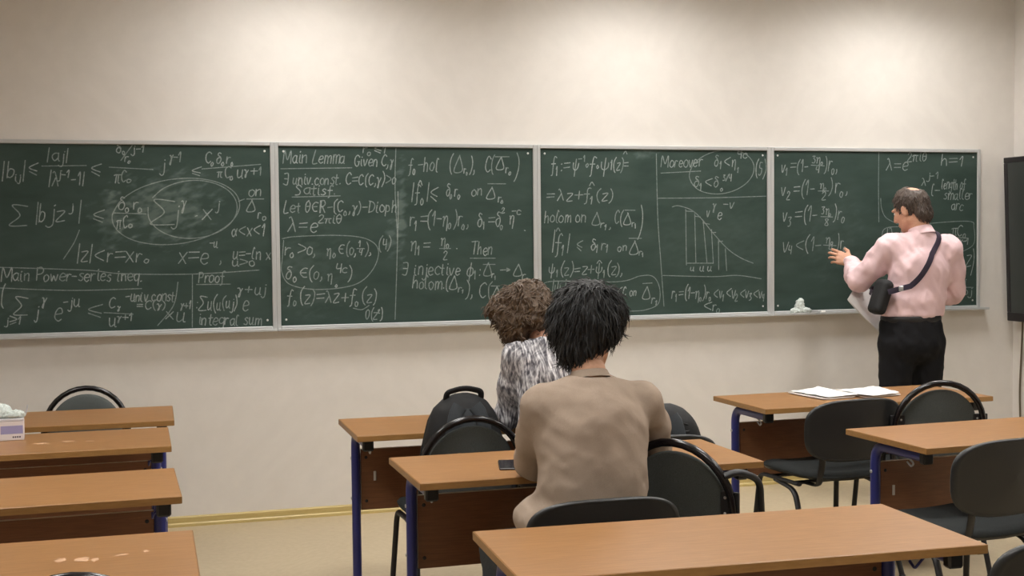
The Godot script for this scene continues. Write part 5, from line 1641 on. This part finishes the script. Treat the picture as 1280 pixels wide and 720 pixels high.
			[0.774, 0.759, 1.090, 0.772, 1.257, 0.768, 1.413, 0.791],
		]],
		[[
			["v1=(1-", 0.069, 0.149, 0.257, 0.148, 0.077], ["3η0", 0.276, 0.094, 0.365, 0.093, 0.051], ["4", 0.304, 0.151, 0.335, 0.151, 0.040], [")r0,", 0.362, 0.139, 0.461, 0.139, 0.093],
			["v2=(1-", 0.069, 0.291, 0.301, 0.291, 0.087], ["η0", 0.329, 0.249, 0.390, 0.249, 0.054], ["2", 0.342, 0.317, 0.377, 0.317, 0.048], [")r0,", 0.396, 0.275, 0.534, 0.275, 0.094],
			["v3=(1-", 0.074, 0.451, 0.319, 0.452, 0.094], ["3η0", 0.342, 0.405, 0.419, 0.405, 0.051], ["8", 0.361, 0.478, 0.396, 0.478, 0.044], [")r0", 0.423, 0.436, 0.519, 0.437, 0.093],
			["v4<(1-", 0.078, 0.627, 0.342, 0.631, 0.087], ["η0", 0.371, 0.580, 0.438, 0.581, 0.054], ["4", 0.390, 0.640, 0.419, 0.640, 0.044], [")r0", 0.448, 0.615, 0.525, 0.616, 0.085],
			["λ=e", 0.791, 0.137, 0.949, 0.137, 0.079], ["2πiθ", 0.941, 0.080, 1.085, 0.079, 0.059], ["h=1", 1.182, 0.106, 1.358, 0.105, 0.073], ["λ", 1.045, 0.228, 1.085, 0.228, 0.052],
			["j-1", 1.085, 0.188, 1.170, 0.188, 0.042], ["l-", 1.110, 0.292, 1.182, 0.292, 0.078], ["length of", 1.190, 0.252, 1.365, 0.252, 0.066], ["smaller", 1.207, 0.315, 1.421, 0.316, 0.063],
			["arc", 1.258, 0.385, 1.354, 0.386, 0.063], ["|λ-1|", 0.792, 0.585, 0.927, 0.586, 0.086], ["πC0", 1.258, 0.543, 1.381, 0.544, 0.067], ["γ-1", 1.320, 0.600, 1.396, 0.601, 0.046],
			["z", 1.362, 0.741, 1.409, 0.742, 0.105], [")", 1.409, 0.769, 1.430, 0.769, 0.124], ["j", 1.352, 0.856, 1.372, 0.856, 0.036], ["pj", 1.342, 0.921, 1.424, 0.923, 0.053],
		], [
			[0.276, 0.106, 0.365, 0.110],
			[0.323, 0.263, 0.396, 0.263],
			[0.342, 0.419, 0.423, 0.422],
			[0.361, 0.593, 0.448, 0.598],
			[0.744, 0.026, 0.742, 0.232, 0.745, 0.455],
			[0.758, 0.309, 0.764, 0.369, 0.798, 0.430, 0.896, 0.474],
			[0.778, 0.611, 0.784, 0.499, 0.966, 0.483, 1.167, 0.462, 1.401, 0.456, 1.432, 0.495, 1.429, 0.601, 1.330, 0.653],
			[1.273, 0.555, 1.391, 0.562],
			[1.342, 0.873, 1.430, 0.875],
		]],
	]
